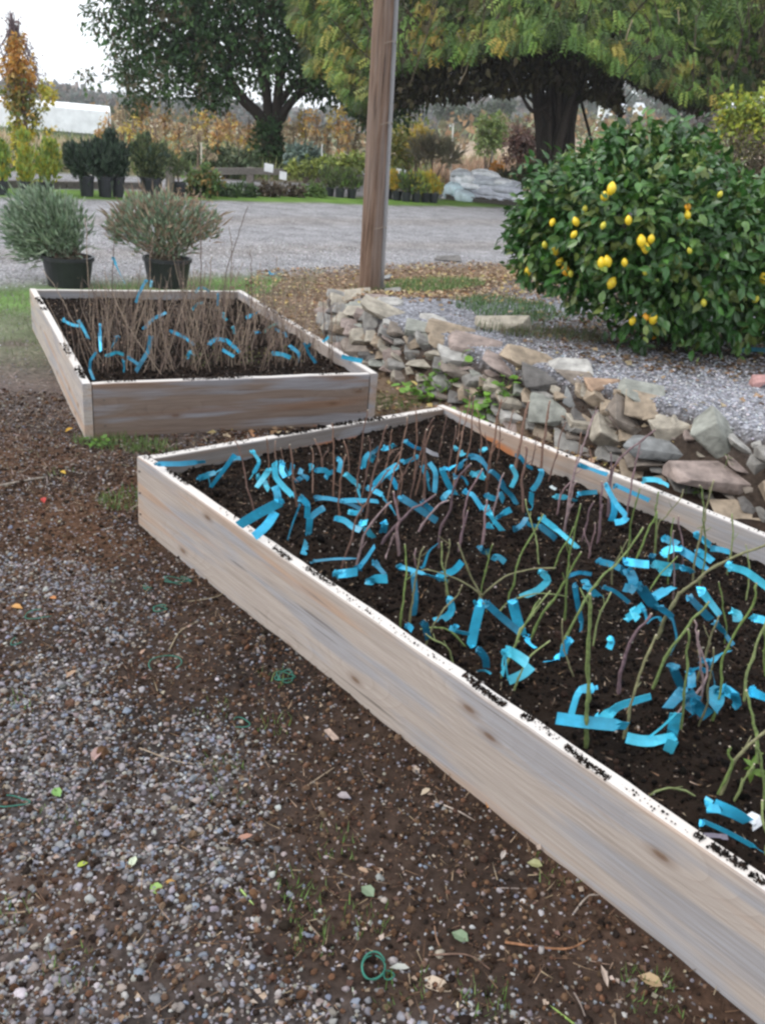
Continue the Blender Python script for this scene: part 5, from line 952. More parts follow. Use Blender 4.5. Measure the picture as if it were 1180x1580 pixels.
# ================================================================== POTS AND TUBS
def pot(g, c, r, h_, seg=20, col=(.018, .019, .022), rim=.03, taper=.8):
    a = np.linspace(0, 2 * math.pi, seg, endpoint=False); prof = [(r * taper, 0), (r * .97, h_ * .86), (r * (1 + rim), h_ * .87), (r * (1 + rim), h_), (r * .93, h_), (r * .9, h_ * .88), (0.01, h_ * .87)]
    v = np.array([(c[0] + q_ * math.cos(t_), c[1] + q_ * math.sin(t_), c[2] + z) for q_, z in prof for t_ in a])
    i = np.arange(len(prof) - 1)[:, None] * seg; j = np.arange(seg)[None]; k = (j + 1) % seg
    g.add(v, np.stack([i + j, i + k, i + seg + k, i + seg + j], -1).reshape(-1, 4), col)
def tub(px, pyb, wpx, hpx, label, cols, blobs, n, seed):
    b_ = T(px, pyb); k = np.linalg.norm(b_ - [0, 0, CAM_H]) / CAM_F; r = wpx * k / 2; h_ = hpx * k
    b_ = b_ + np.array([0, r * .7, 0]); o = thing('potted_shrub', b_, label, 'potted shrub', 'grey-leaved shrubs in big black tubs')
    g = Geo(); pot(g, b_, r * .96, h_, 26); pt = g.build('tub', M['plastic'], o, origin=b_, smooth=False)
    g = Geo(); cc_ = b_ + [0, 0, h_ * .88]; a = np.linspace(0, 2 * math.pi, 18, endpoint=False); g.add(np.vstack([[cc_], cc_ + np.stack([r * .9 * np.cos(a), r * .9 * np.sin(a), 0 * a + .005], -1)]), np.array([(0, i_ + 1, (i_ + 1) % 18 + 1) for i_ in range(18)]), (.03, .022, .018))
    g.build('potting_soil', M['soilbit'], o, origin=b_)
    B = blobs_px(blobs, b_[1]); g = Geo()
    for i_ in range(46):
        q_, rr = B[rng.integers(len(B))]; tip = q_ + norm(rng.normal(size=3)) * rr * .85; bb_ = cc_ + [rng.normal(0, r * .3), rng.normal(0, r * .3), 0]
        tube(g, curve([bb_, bb_ * .5 + tip * .5 + [0, 0, .03], tip], 6), np.linspace(.005, .0015, 6), 4, (.17, .13, .095))
    g.build('stems', M['bark'], o, origin=b_)
    g = Geo(); c, d = crown_pts(B, n, .6); root = cc_; dd = norm((c - root) + rng.normal(0, .16, c.shape) + [0, 0, .12])
    scatter(g, LEAF_V * [.55, 1, 1], LEAF_F, c, dir_rot(dd), rng.uniform(.035, .07, n), pick(cols, n, .25))
    m_ = n // 14; cc2, d2 = crown_pts(B, m_, .05); scatter(g, LEAF_V * [.14, 1, 1], LEAF_F, cc2, dir_rot(norm((cc2 - root) + rng.normal(0, .1, cc2.shape))), rng.uniform(.09, .16, m_), pick(cols[-2:], m_, .2))
    f_ = g.build('foliage', M['leaf'], o, origin=b_); f_['kind'] = 'stuff'
    return o
GG = [(.25, .33, .22), (.19, .26, .17), (.31, .38, .27), (.13, .19, .11), (.27, .33, .23)]
tub(97, 445, 74, 42, 'grey-green bushy shrub in a square-shouldered black tub, the left of two behind the far bed', GG, [(70, 350, 46), (35, 350, 26), (95, 345, 34), (60, 325, 26), (100, 375, 24), (45, 375, 24)], 5200, 1)
tub(252, 446, 72, 42, 'grey-green shrub with dry tan tips in a black tub, the right of two', GG + [(.38, .30, .22), (.30, .22, .16)], [(235, 350, 40), (195, 350, 26), (280, 345, 34), (312, 345, 26), (250, 325, 26), (215, 330, 26), (262, 375, 30), (180, 355, 14)], 4200, 2)
g = Geo(); c, d = crown_pts(blobs_px([(305, 340, 34), (285, 318, 26), (320, 355, 20)], T(252, 446)[1] + .15), 500, .5); scatter(g, LEAF_V * [.5, 1, 1], LEAF_F, c, rand_rot(500), rng.uniform(.02, .04, 500), pick([(.42, .30, .2), (.33, .22, .15)], 500)); 
dh = g.build('dried_flowers', M['dry'], bpy.data.objects.get('potted_shrub.001'))
dh.location = Vector((0, 0, 0)) - Vector(bpy.data.objects['potted_shrub.001'].location); dh['kind'] = 'stuff'
# row of nursery pots over the road
IT = []
def nursery(px, pyb, wpx, hpx, kind, blobs, n, lsz, cols, label=None, upright=.3, depth=0):
    b_ = P(px, pyb, 0); b_[2] = float(gz(b_[0], b_[1])); k = np.linalg.norm(b_ - [0, 0, CAM_H]) / CAM_F; r = wpx * k / 2; h_ = hpx * k
    o = thing('potted_plant', b_, label, 'potted plant', 'nursery pots across the road')
    g = Geo(); pot(g, b_, r * .95, h_, 14, (.016, .018, .022)); g.build('pot', M['plastic'], o, origin=b_)
    B = blobs_px(blobs, b_[1]); g = Geo(); c, d = crown_pts(B, n, .8); root = b_ + [0, 0, h_]
    dd = norm((c - root) * upright + rng.normal(0, .25, c.shape) * np.linalg.norm(c - root, axis=1).mean() * 1.2 + [0, 0, upright * .3])
    scatter(g, LEAF_V * [.75, 1, 1], LEAF_F, c, dir_rot(dd), rng.uniform(lsz * .6, lsz * 1.3, n), pick(cols, n, .25))
    tube(g, curve([root - [0, 0, .05], root * .4 + B[0][0] * .6, B[0][0]], 5), np.linspace(.02, .008, 5), 5, (.10, .075, .05))
    f_ = g.build('foliage', M['leaf'], o, origin=b_); f_['kind'] = 'stuff'
    return o
YG = [(.30, .36, .07), (.22, .30, .06), (.42, .38, .05), (.14, .22, .05)]; CG = [(.035, .06, .035), (.05, .08, .05), (.028, .045, .03), (.07, .10, .065)]; OLV = [(.10, .13, .05), (.13, .15, .07), (.07, .09, .04)]
nursery(5, 301, 16, 18, '', [(4, 245, 12), (4, 268, 10), (0, 225, 7)], 420, .10, YG[1:], 'narrow green plant in a black pot, cut by the left edge', .6)
nursery(39, 301, 18, 18, '', [(40, 262, 12), (40, 238, 10), (38, 214, 8), (41, 276, 9)], 560, .10, YG[:3], 'narrow yellow-green plant in a small black pot, second in the row', .6)
nursery(72, 300, 20, 15, '', [(74, 250, 16), (76, 228, 11), (72, 270, 13), (84, 240, 9)], 700, .10, YG, 'rounder yellow-green plant in a low black pot, third in the row', .6)
nursery(135, 303, 22, 27, '', [(124, 248, 20), (112, 238, 12), (136, 240, 14), (128, 262, 15)], 1200, .12, CG, 'dark conifer in a tall black pot, left of the white sign', .5)
nursery(163, 304, 22, 27, '', [(158, 250, 18), (152, 228, 10), (160, 262, 16)], 900, .12, CG, 'dark conifer in a black pot right behind the white sign', .5)
nursery(183, 304, 20, 27, '', [(178, 245, 18), (172, 215, 9), (188, 235, 10), (178, 262, 16), (168, 225, 8)], 1200, .12, CG, 'tallest dark conifer of the potted row, beside the white sign', .5)
nursery(234, 305, 32, 27, '', [(228, 245, 22), (214, 235, 12), (246, 240, 14), (232, 260, 20), (224, 218, 9)], 1300, .11, OLV + CG[1:2], 'wide olive-green shrub in the broadest black pot', .5)
nursery(277, 306, 20, 22, '', [(272, 262, 11), (264, 248, 9), (284, 258, 8)], 240, .10, OLV, 'thin straggly plant in a black pot next to the rail post', .5)
for k, (x, y) in enumerate(((598, 306), (612, 309), (626, 311), (641, 312), (655, 312), (668, 313), (585, 304), (542, 306), (524, 305), (508, 303))):
    wd = 15; lab = ['nursery pot with yellowing plant just right of the wooden post', 'second pot right of the wooden post, orange-yellow leaves', 'third pot right of the wooden post, green leaves', 'fourth pot right of the wooden post, mixed green and yellow leaves', 'fifth pot right of the wooden post, yellow leaves', 'last pot before the light blue sacks, golden leaves', 'pot mostly hidden behind the wooden post', 'bushy green pot plant just left of the wooden post', 'second bushy green pot plant left of the wooden post', 'third bushy green pot plant left of the wooden post'][k]
    cols = [YG, [(.5, .33, .04), (.36, .30, .05)], OLV + YG[3:], YG[1:] + OLV, YG[:3], [(.5, .36, .04), (.3, .3, .06)], OLV, OLV + YG[3:], OLV + YG[3:], OLV + YG[3:]][k]
    nursery(x, y, wd, 13, '', [(x, y - 26, 13), (x - 5, y - 36, 8), (x + 6, y - 20, 9)], 330, .11, cols, lab, .5)
# plant signs
def sign(px, py, pyb, label, w=11, hh=9, tilt=.2, post=(.5, .48, .44), bare=False):
    b_ = P(px, pyb, 0); b_[2] = float(gz(b_[0], b_[1])); top = at(px, py, b_[1]); k = np.linalg.norm(b_ - [0, 0, CAM_H]) / CAM_F
    o = thing('plant_sign', b_, label, 'sign', 'small white signs over the road')
    g = Geo(); tube(g, [b_, [top[0], top[1] + .01, top[2]]], .008, 5, (.2, .19, .17)); g.build('stake', M['paint'], o, origin=b_)
    g = Geo(); ax = np.array([[math.cos(tilt * .3), -.2, -math.sin(tilt * .4)], [.15, 1, .3], [math.sin(tilt * .4), -.3, 1]]); ax = norm(ax); box(g, top - [0, .02, 0], w * k * 1.35, .008, hh * k * 1.25, ax, (.86, .87, .88)); g.build('card', M['paint'], o, origin=b_)
sign(162, 268, 300, 'white card sign in front of the dark potted conifers', 13, 11); sign(415, 259, 298, 'white card sign on the rail before the ivy-clad trunk', 10, 9); sign(437, 271, 296, 'lower pale card sign just right of the tree trunk', 8, 9); sign(523, 262, 300, 'white card sign above the bushy pots left of the post', 11, 9)
sign(561, 263, 300, 'white card half hidden by the wooden post', 8, 8); sign(618, 267, 304, 'white card sign above the yellow plants right of the post', 10, 9); sign(338, 274, 302, 'small pale card among low plants by the rail', 7, 6)
def stake(px, py, pyb, label, col=(.55, .5, .42), r=.018, Yo=None):
    b_ = P(px, pyb, 0) if Yo is None else at(px, pyb, Yo); b_[2] = float(gz(b_[0], b_[1])); top = at(px, py, b_[1])
    g = Geo(); tube(g, [b_, top], r, 6, col); box(g, top + [0, 0, .01], r * 2.2, r * 2.2, .03, None, col); o = g.build('stake', M['paint'], origin=b_); tag(o, label, 'stake', 'thin stakes among the nursery rows')
stake(311, 222, 300, 'thin pale stake with a yellow tip above the low plants'); stake(497, 224, 262, 'white stake right of the blue-grey bush', (.7, .7, .68), Yo=26); stake(699, 192, 232, 'white stake standing in the far meadow', (.75, .75, .73), .03, Yo=38); stake(759, 234, 268, 'grey stake beside the orange flower', (.5, .47, .42), .025, Yo=32)

# rail fence
fence = thing('rail_fence', (*P(386, 290)[:2], 0), 'low grey timber rail on short posts along the far side of the road', 'fence')
def fp(px, py, dq=0): b_ = P(px, py, 0); return np.array([b_[0], b_[1], 0])
F_ = [fp(263, 300), fp(386, 292), fp(491, 293), fp(610, 294)]; RH = .44
F_[0] = fp(263, 297)
for q_ in F_: g = Geo(); box(g, q_ + [0, 0, RH / 2 + .02], .16, .16, RH + .08, None, (.17, .15, .135), .01); g.build('post', M['bark'], fence, origin=q_)
for a, b_ in zip(F_, F_[1:]):
    g = Geo(); d = norm(b_ - a); box(g, (a + b_) / 2 + [0, 0, RH - .02] - np.cross(d, [0, 0, 1]) * -.10, np.linalg.norm(b_ - a) - .01, .05, .15, np.stack([d, np.cross([0, 0, 1], d), [0, 0, 1]]), (.19, .17, .15), .006); g.build('rail', M['bark'], fence, origin=a)
kerb = [fp(-140, 287), fp(-20, 289.5), fp(100, 291), fp(225, 292)]; kt = thing('timber_kerb', kerb[0], 'dark squared timbers lying end to end behind the potted row', 'timber edging')
for a, b_ in zip(kerb, kerb[1:]):
    g = Geo(); d = norm(b_ - a); box(g, (a + b_) / 2 + [0, 0, .06], np.linalg.norm(b_ - a) - .03, .15, .15, np.stack([d, np.cross([0, 0, 1], d), [0, 0, 1]]), (.13, .115, .105), .008); g.build('timber', M['bark'], kt, origin=a)

# ================================================================== SACKS
def sack(px, py, wpx, hpx, Yd, col, label, rot=0.0, sq=.55):
    c = at(px, py, Yd); k = np.linalg.norm(c - [0, 0, CAM_H]) / CAM_F; w = wpx * k / 2; h_ = hpx * k / 2
    v, f = ICO2; v = np.sign(v) * np.abs(v) ** .9; h_ = h_ * 1.45; w = w * 1.14; rot += rng.normal(0, .05); s_ = 1 + .13 * np.sin(v[:, :1] * 5 + px) * np.cos(v[:, 1:2] * 4 + py) + .05 * np.sin(v[:, :1] * 17 + py * 3) * np.cos(v[:, 2:3] * 6) + .02 * rng.normal(size=(len(v), 1)); v = v + np.array([0, 0, 1.0]) * (-.28 * v[:, :1] ** 2 + .12 * np.sin(v[:, :1] * 3 + px))
    v = v * s_ * [w, .36, h_]; ca, sa = math.cos(rot), math.sin(rot); v = v @ np.array([[ca, 0, sa], [0, 1, 0], [-sa, 0, ca]])
    g = Geo(); g.add(v + c, f, col); o = g.build('sack', M['bag'], origin=c, smooth=True); tag(o, label, 'sack', 'filled sacks piled beside the road')
YB = P(745, 313)[1] + .6; WS, GS, LBL = (.93, .93, .93), (.60, .61, .66), (.68, .84, .88)
g = Geo(); pc = P(745, 314, 0) + [0, .6, 0]
for dx in np.linspace(-.95, .95, 7): box(g, pc + [dx, 0, .12], .14, 1.0, .02, None, (.14, .12, .10))
for dy in (-.42, 0, .42): box(g, pc + [0, dy, .055], 2.0, .09, .1, None, (.09, .08, .07))
o = g.build('pallet', M['bark'], origin=pc); tag(o, 'dark wooden pallet under the pile of grey and white sacks', 'pallet')
lv = ['bottom', 'second', 'third', 'fourth']
for r_i in range(4):
    sack(764, 307 - r_i * 8.5, 66 - r_i * 1.5, 10.5, YB, GS if r_i < 3 else (.6, .62, .66), '%s grey sack of the right-hand stack' % lv[r_i], .02 * (r_i - 1))
for r_i in range(2): sack(722, 306 - r_i * 10, 34, 11, YB + .35, GS, '%s grey sack behind the light blue sacks' % ('lower', 'upper')[r_i])
sack(730, 288, 62, 9, YB + .1, WS, 'broad white sack across the middle of the pile'); sack(716, 275, 34, 12, YB + .1, WS, 'white sack on the left shoulder of the pile'); sack(713, 268, 28, 9, YB + .1, (.66, .68, .70), 'topmost white sack at the left')
sack(748, 276, 44, 9, YB + .15, GS, 'dark grey sack near the top of the pile'); sack(750, 268, 38, 7, YB + .15, WS, 'flat white sack on top at the right'); sack(768, 281, 40, 8, YB, WS, 'white sack capping the right-hand stack')
sack(700, 293, 26, 15, YB - .3, LBL, 'pale blue sack standing upright left of the pile', .1); sack(714, 303, 30, 14, YB - .5, (.55, .66, .70), 'pale blue sack slumped in front of the upright one'); sack(806, 307, 32, 8, YB - .1, WS, 'white sack lying flat right of the pile'); sack(832, 309, 34, 8, YB, (.66, .67, .66), 'white sack partly behind the citrus bush'); sack(688, 310, 18, 8, YB, WS, 'small white sack at the left foot of the pile')
sack(706, 291, 20, 10, YB + .3, (.6, .7, .74), 'blue-white sack behind the upright one')

# ================================================================== WOODEN POST
pb = T(570, 449); pt = at(594, -30, pb[1]); pt = pb + (pt - pb) * 1.9
k = np.linalg.norm(pb - [0, 0, CAM_H]) / CAM_F
post = thing('utility_post', pb, 'tall weathered brown wooden post rising out of frame from the wall end', 'post')
ax_ = norm(pt - pb); g = Geo(); r0 = 16.5 * k
cp = curve([pb - ax_ * .1, pt], 40); tube(g, cp, np.linspace(r0, r0 * .74, 40), 20, (.20, .135, .10), wob=.012); g.build('shaft', None, post, origin=pb, smooth=True)
m, nt, b = newmat('post_wood'); v = coords(nt, 'Object', (60, 60, 2.2)); n1 = noise(nt, 1, 5, v, .65); n2 = noise(nt, 1, 3, coords(nt, 'Object', (14, 14, .7)))
c0 = ramp(nt, n1, [(.32, (.05, .033, .025)), (.5, (.17, .11, .08)), (.7, (.27, .19, .145))]); c0 = mixc(nt, ramp(nt, n2, [(.45, 0.0), (.7, .6)]), c0, (.26, .22, .20)); nt.links.new(c0, b.inputs['Base Color']); b.inputs['Roughness'].default_value = .9; b.inputs['Specular IOR Level'].default_value = .12; bump(nt, b, n1, .9, .02)
post.children[0].data.materials.append(m)
off = norm(np.cross(ax_, [0, 1, 0])) ; off = off if off[0] > 0 else -off
g = Geo(); o2 = pb + off * (r0 * 1.06) + [0, -.01, 0]; t2 = pt + off * (r0 * .88) + [0, -.01, 0]; c_ = curve([o2, t2], 20)
tube(g, c_, np.linspace(.024, .024, 20), 8, (.26, .255, .26)); g.build('conduit', M['paint'], post, origin=pb, smooth=True)
for t_ in (.12, .3, .43): 
    g = Geo(); q_ = pb + (pt - pb) * t_; a = np.linspace(-.4, math.pi + .4, 12); rr = (r0 * (1 - .26 * t_)) + .006
    pth = np.stack([q_[0] + (rr + .025) * np.cos(a * .5 - .4), q_[1] - (rr + .02) * np.sin(a * .5 + .1), q_[2] + .02 * np.sin(a)], -1); tube(g, pth, .003, 4, (.25, .2, .16)); g.build('wire', M['twine'], post, origin=pb)
fibres('grass_tuft', 160, (pb[0] - .3, pb[0] + .35, pb[1] - .3, pb[1] + .2), lambda x, y: 1 + 0 * x, .03, .08, .005, GR, 0, 1.5, 'leaf')

# ================================================================== TREES AND SHRUBS BEHIND
def shrubt(name, label, cat, blobs, Y, n, l0, l1, cols, group=None, shell=.8, sq=(1, 1, 1), droop=.2, clump=5, mat='leaf', wd=.6):
    B = blobs_px(blobs, Y); lo = min(c[2] - r for c, r in B); cx = np.mean([c[0] for c, r in B]); gb = np.array([cx, Y, float(gz(cx, Y))])
    o = thing(name, gb, label, cat, group); g = Geo()
    for c, r in B[:6]: tube(g, curve([gb - [0, 0, .05], gb * .5 + c * .5, c], 6), np.linspace(.035, .012, 6), 5, (.12, .09, .07))
    g.build('stems', M['bark'], o, origin=gb)
    g = Geo(); leaves(g, B, n, l0, l1, cols, shell=shell, sq=sq, droop=droop, clump=clump, wd=wd, lowcut=gb[2] - .02); f_ = g.build('foliage', M[mat], o, origin=gb); f_['kind'] = 'stuff'; return o
def trunk_path(g, pts, Y, r0, r1, col, n=14, c2=None):
    pp = [at(x, y, Y + (q_[0] if q_ else 0)) for (x, y, *q_) in pts]; k = np.linalg.norm(pp[0] - [0, 0, CAM_H]) / CAM_F
    tube(g, curve(pp, n), np.linspace(r0 * k, r1 * k, n), 8, col, c2, wob=.05)
# the broad green tree
TY = 30.0; gb = at(420, 262, TY); gb[2] = 0
tr = thing('broadleaf_tree', gb, 'broad dark green tree with several trunks from one ivy-clad base', 'tree')
g = Geo(); BK = (.045, .036, .03)
trunk_path(g, [(420, 275), (421, 240), (421, 205)], TY, 20, 15, BK); 
g.build('trunk', M['bark'], tr, origin=gb, smooth=True)
for pts, r0, r1 in (([(418, 212), (400, 178), (372, 150), (352, 118), (335, 70), (300, 20), (280, -40)], 9, 4), ([(420, 210), (413, 160), (408, 110), (402, 50), (395, -40)], 8, 4), ([(424, 210), (428, 165), (432, 120), (445, 60), (450, -30)], 8, 4), ([(426, 205), (440, 170), (462, 145), (478, 138)], 7, 4), ([(372, 150), (350, 140), (320, 120), (270, 80)], 4, 2), ([(352, 118), (360, 60), (352, 0)], 4, 2), ([(428, 165), (455, 130), (500, 100), (540, 40)], 5, 2), ([(335, 70), (300, 60), (240, 40), (190, 10)], 3.5, 1.5), ([(402, 80), (370, 30), (350, -20)], 4, 2)):
    g = Geo(); trunk_path(g, pts, TY, r0, r1, BK, 16); g.build('limb', M['bark'], tr, origin=gb, smooth=True)
GB = [(182, 35, 32), (202, 80, 32), (230, 45, 48), (175, 100, 22), (215, 125, 28), (280, 40, 60), (330, 60, 62), (265, 110, 32), (310, 120, 34), (345, 130, 26), (390, 50, 70), (450, 70, 60), (500, 60, 55), (505, 120, 34), (470, 120, 24), (540, 120, 42), (580, 155, 34), (615, 160, 26), (560, 60, 50), (600, 100, 40), (215, -10, 46), (300, -30, 70), (400, -40, 80), (500, -40, 80), (330, 155, 16), (200, 150, 17, 1), (158, 130, 12), (205, 165, 14), (240, 140, 16), (290, 145, 16), (640, 150, 18, 1), (600, 180, 10), (545, 100, 44), (560, 150, 30), (520, 85, 40), (575, 170, 26), (490, 100, 36), (610, 130, 34), (640, 120, 34)]
B = blobs_px(GB, TY); B = [(c + [0, rng.normal(0, .9), 0], r) for c, r in B]
g = Geo(); TGc = [(.042, .10, .03), (.06, .135, .038), (.03, .068, .024), (.085, .17, .05), (.10, .09, .045)]
leaves(g, B, 36000, .12, .22, TGc, droop=.5, shell=.85, clump=8, wd=.5); f_ = g.build('crown', M['leaf'], tr, origin=gb); f_['kind'] = 'stuff'
g = Geo(); leaves(g, blobs_px([(415, 225, 26), (400, 245, 22), (432, 240, 22), (416, 255, 24), (410, 205, 16), (425, 195, 12)], TY - .3), 2600, .10, .18, TGc, clump=5, lowcut=.0); f_ = g.build('ivy', M['leaf'], tr, origin=gb); f_['kind'] = 'stuff'

# the vine-covered tree at the right
WY = 27.0; gb = at(862, 300, WY); gb[2] = float(gz(gb[0], gb[1]))
ws = thing('vine_tree', gb, 'huge umbrella-shaped vine canopy on a thick twisted trunk behind the citrus bush', 'tree')
def W3(px, py, dy=0): return at(px, py, WY + dy)
g = Geo(); ctr_lo, ctr_hi = W3(850, 318), W3(862, 90); DKB = (.06, .048, .04)
for k in range(26):
    ph = k / 26 * 2 * math.pi + rng.uniform(-.2, .2); tw = rng.uniform(-2.2, 2.6); R0 = rng.uniform(.36, .60); pts = []
    for t_ in np.linspace(0, 1, 8):
        c = ctr_lo * (1 - t_) + ctr_hi * t_; rr = R0 * (1.0 - .10 * math.sin(math.pi * t_) + .75 * max(0, t_ - .6) ** 1.3 * 2) + .05 * math.sin(5 * t_ + k); a = ph + tw * t_
        rr = rr * (.66 + .34 * min(1, t_ * 1.4)); pts.append(c + [rr * math.cos(a), rr * math.sin(a), 0])
    tube(g, curve(pts, 18), np.linspace(.12, .06, 18) * rng.uniform(.4, 1.25), 6, np.array(DKB) * rng.uniform(.7, 1.5), wob=.06)
tube(g, curve([ctr_lo, ctr_hi], 6), .30, 10, (.03, .024, .02)); g.build('trunk', M['bark'], ws, origin=gb, smooth=True)
for pts in ([(846, 160), (822, 172), (806, 150)], [(848, 185), (835, 168), (812, 148)], [(878, 170), (900, 150), (925, 140)]):
    g = Geo(); trunk_path(g, pts, WY - .4, 4, 2, DKB, 8); g.build('limb', M['bark'], ws, origin=gb, smooth=True)
g = Geo(); tube(g, [W3(914, 226, -.4), W3(897, 160, -.4), W3(890, 120, -.2)], .04, 6, (.03, .025, .022)); g.build('prop', M['bark'], ws, origin=gb)
# canopy: an umbrella dome of pinnate leaves drooping at its rim
nl = 9; pin = []; pf = []
for k in range(nl):
    s_ = 1 if k % 2 else -1; y0 = .12 + .8 * k / nl; b0 = len(pin)
    pin += [(0, y0, -.25 * y0 ** 2), (s_ * .16, y0 + .09, -.25 * y0 ** 2 - .02), (s_ * .32, y0 + .14, -.25 * y0 ** 2 - .12), (s_ * .18, y0 - .05, -.25 * y0 ** 2 - .03)]; pf.append((b0, b0 + 1, b0 + 2, b0 + 3))
PIN_V, PIN_F = np.array(pin), np.array(pf)
A0 = W3(860, 150); cz = A0[2]
SK = [(470, 40), (480, 110), (500, 90), (540, 150), (560, 170), (585, 125), (610, 85), (680, 78), (740, 68), (790, 62), (830, 55), (880, 62), (920, 78), (960, 95), (1000, 118), (1040, 140), (1080, 150), (1130, 130), (1180, 120), (1240, 110), (1320, 110), (1400, 90)]
def rim_y(px): xs_, ys_ = zip(*SK); return np.interp(px, xs_, ys_)
n = 19000; pxs = rng.uniform(455, 1420, n); up_ = rng.uniform(0, 1, n) ** 1.25
pys = rim_y(pxs) + 18 * (fbm(pxs / 45, 0 * pxs, 61, 3) - .5) * 2 - up_ * 230
thr = 22.5 + 4.5 * np.abs((pxs - 880) / 480) ** 1.6 + up_ * 2.6 + rng.normal(0, .35, n)
pos = np.array([at(a_, b_, c_) for a_, b_, c_ in zip(pxs, pys, thr)])
d = np.stack([rng.normal(0, .5, n) + (pxs - 880) / 900, -.6 + rng.normal(0, .4, n), -1.0 + rng.normal(0, .35, n) + up_ * .5], -1)
cl = fbm(pxs / 38, pys / 24, 67, 3); WC = [(.11, .19, .035), (.08, .145, .028), (.18, .235, .045), (.055, .11, .022)]
col = pick(WC, n, .2); yl = (cl > .70)[:, None] | (pxs < 580)[:, None] & (rng.uniform(0, 1, (n, 1)) < .35); col = np.where(yl, pick([(.26, .24, .05), (.22, .24, .055), (.27, .21, .045)], n, .2), col); col *= .28 + 1.45 * sstep(.2, .8, fbm(pxs / 17, pys / 13, 69, 2))[:, None]
orr = (np.hypot((pxs - 662) / 26, (pys - 40) / 50) < 1) & (rng.uniform(0, 1, n) < .6); col[orr] = pick([(.32, .22, .04), (.30, .24, .05)], int(orr.sum()), .2)
g = Geo(); scatter(g, PIN_V, PIN_F, pos, dir_rot(norm(d), np.tile([0, -1.0, .6], (n, 1)) + rng.normal(0, .35, (n, 3))), rng.uniform(.22, .42, n), col)
f_ = g.build('canopy', M['leaf'], ws, origin=gb); f_['kind'] = 'stuff'
# roof of the canopy and the dark tangle of old vines under it
n = 9000; a = rng.uniform(0, 2 * math.pi, n); r = np.sqrt(rng.uniform(0, 1, n)); c0 = W3(900, 60)
q_ = np.stack([c0[0] + .6 + 8.0 * r * np.cos(a), c0[1] + 1.2 + 4.7 * r * np.sin(a), 5.6 - 1.4 * r ** 2 + rng.normal(0, .25, n)], -1)
g = Geo(); scatter(g, PIN_V, PIN_F, q_, dir_rot(rng.normal(size=(n, 3)) + [0, 0, -.4]), rng.uniform(.35, .6, n), pick(WC, n, .2)); f_ = g.build('canopy_top', M['leaf'], ws, origin=gb); f_['kind'] = 'stuff'
g = Geo()
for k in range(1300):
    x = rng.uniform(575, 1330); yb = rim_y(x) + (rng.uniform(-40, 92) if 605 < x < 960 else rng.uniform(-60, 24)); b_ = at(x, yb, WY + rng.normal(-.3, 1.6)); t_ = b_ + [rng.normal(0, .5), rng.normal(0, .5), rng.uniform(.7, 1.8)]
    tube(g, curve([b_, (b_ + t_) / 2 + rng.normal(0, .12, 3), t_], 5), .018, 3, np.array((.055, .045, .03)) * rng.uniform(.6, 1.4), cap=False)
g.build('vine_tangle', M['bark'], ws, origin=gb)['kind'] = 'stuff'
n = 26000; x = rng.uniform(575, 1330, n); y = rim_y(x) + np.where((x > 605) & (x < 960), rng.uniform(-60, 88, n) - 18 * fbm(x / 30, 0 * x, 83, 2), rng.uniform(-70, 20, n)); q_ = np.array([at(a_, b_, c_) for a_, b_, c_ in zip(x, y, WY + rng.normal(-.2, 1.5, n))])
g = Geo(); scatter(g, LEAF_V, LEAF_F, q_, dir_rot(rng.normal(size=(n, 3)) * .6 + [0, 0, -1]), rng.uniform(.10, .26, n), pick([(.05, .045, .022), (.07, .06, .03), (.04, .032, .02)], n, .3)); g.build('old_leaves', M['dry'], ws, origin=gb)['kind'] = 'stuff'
g = Geo()
for (x0, y0, x1, y1, x2, y2) in ((705, 50, 722, 95, 708, 130), (772, 55, 790, 62, 800, 60), (1045, 15, 1047, 30, 1046, 38), (1110, 110, 1116, 130, 1118, 145), (975, 30, 968, 50, 965, 62)):
    g = Geo(); yy = 22.2 + 4.5 * abs((x0 - 880) / 480) ** 1.6; tube(g, curve([at(x0, y0, yy), at(x1, y1, yy), at(x2, y2, yy)], 8), .014, 4, (.30, .24, .16)); g.build('dry_tendril', M['bark'], ws, origin=gb)

# orange birch-like tree at the left, bare tree behind
def sapling(name, label, trunk, Y, blobs, n, l0, l1, cols, r=3, group=None, twig=14, tw_col=(.16, .11, .085), cat='tree', shell=.95):
    gb = at(trunk[0][0], trunk[0][1], Y); gb[2] = float(gz(gb[0], gb[1])); o = thing(name, gb, label, cat, group); g = Geo()
    pp = [gb - [0, 0, .05]] + [at(x, y, Y) for x, y in trunk[1:]]; k = np.linalg.norm(gb - [0, 0, CAM_H]) / CAM_F; tube(g, curve(pp, 10), np.linspace(r * k, r * k * .35, 10), 6, tw_col)
    B = blobs_px(blobs, Y)
    for q_ in range(twig):
        s_ = curve(pp, 20)[rng.integers(6, 19)]; c, rr = B[rng.integers(len(B))]; e = c + norm(rng.normal(size=3)) * rr * .8; tube(g, curve([s_, (s_ + e) / 2 + [0, 0, .05], e], 5), np.linspace(.35 * r * k, .1 * r * k, 5), 4, tw_col)
    g.build('trunk', M['bark'], o, origin=gb, smooth=True)
    if n:
        g = Geo(); leaves(g, B, n, l0, l1, cols, shell=shell, clump=4, droop=.5); g.build('crown', M['leaf'], o, origin=gb)['kind'] = 'stuff'
    return o
B_O = [(.48, .22, .05), (.55, .30, .06), (.42, .26, .07)]; B_Y = [(.60, .46, .05), (.50, .42, .06), (.42, .42, .08)]; B_OL = [(.22, .21, .06), (.28, .22, .06), (.14, .18, .05)]
sapling('autumn_tree', 'slender tree at the left edge with orange top and yellow lower leaves', [(46, 290), (42, 220), (36, 150), (28, 70)], 19.5, [(28, 62, 10), (25, 85, 15), (34, 100, 14), (18, 105, 12), (40, 122, 12)], 700, .07, .13, B_O, 4)
o = bpy.data.objects['autumn_tree']; gb = np.array(o.location)
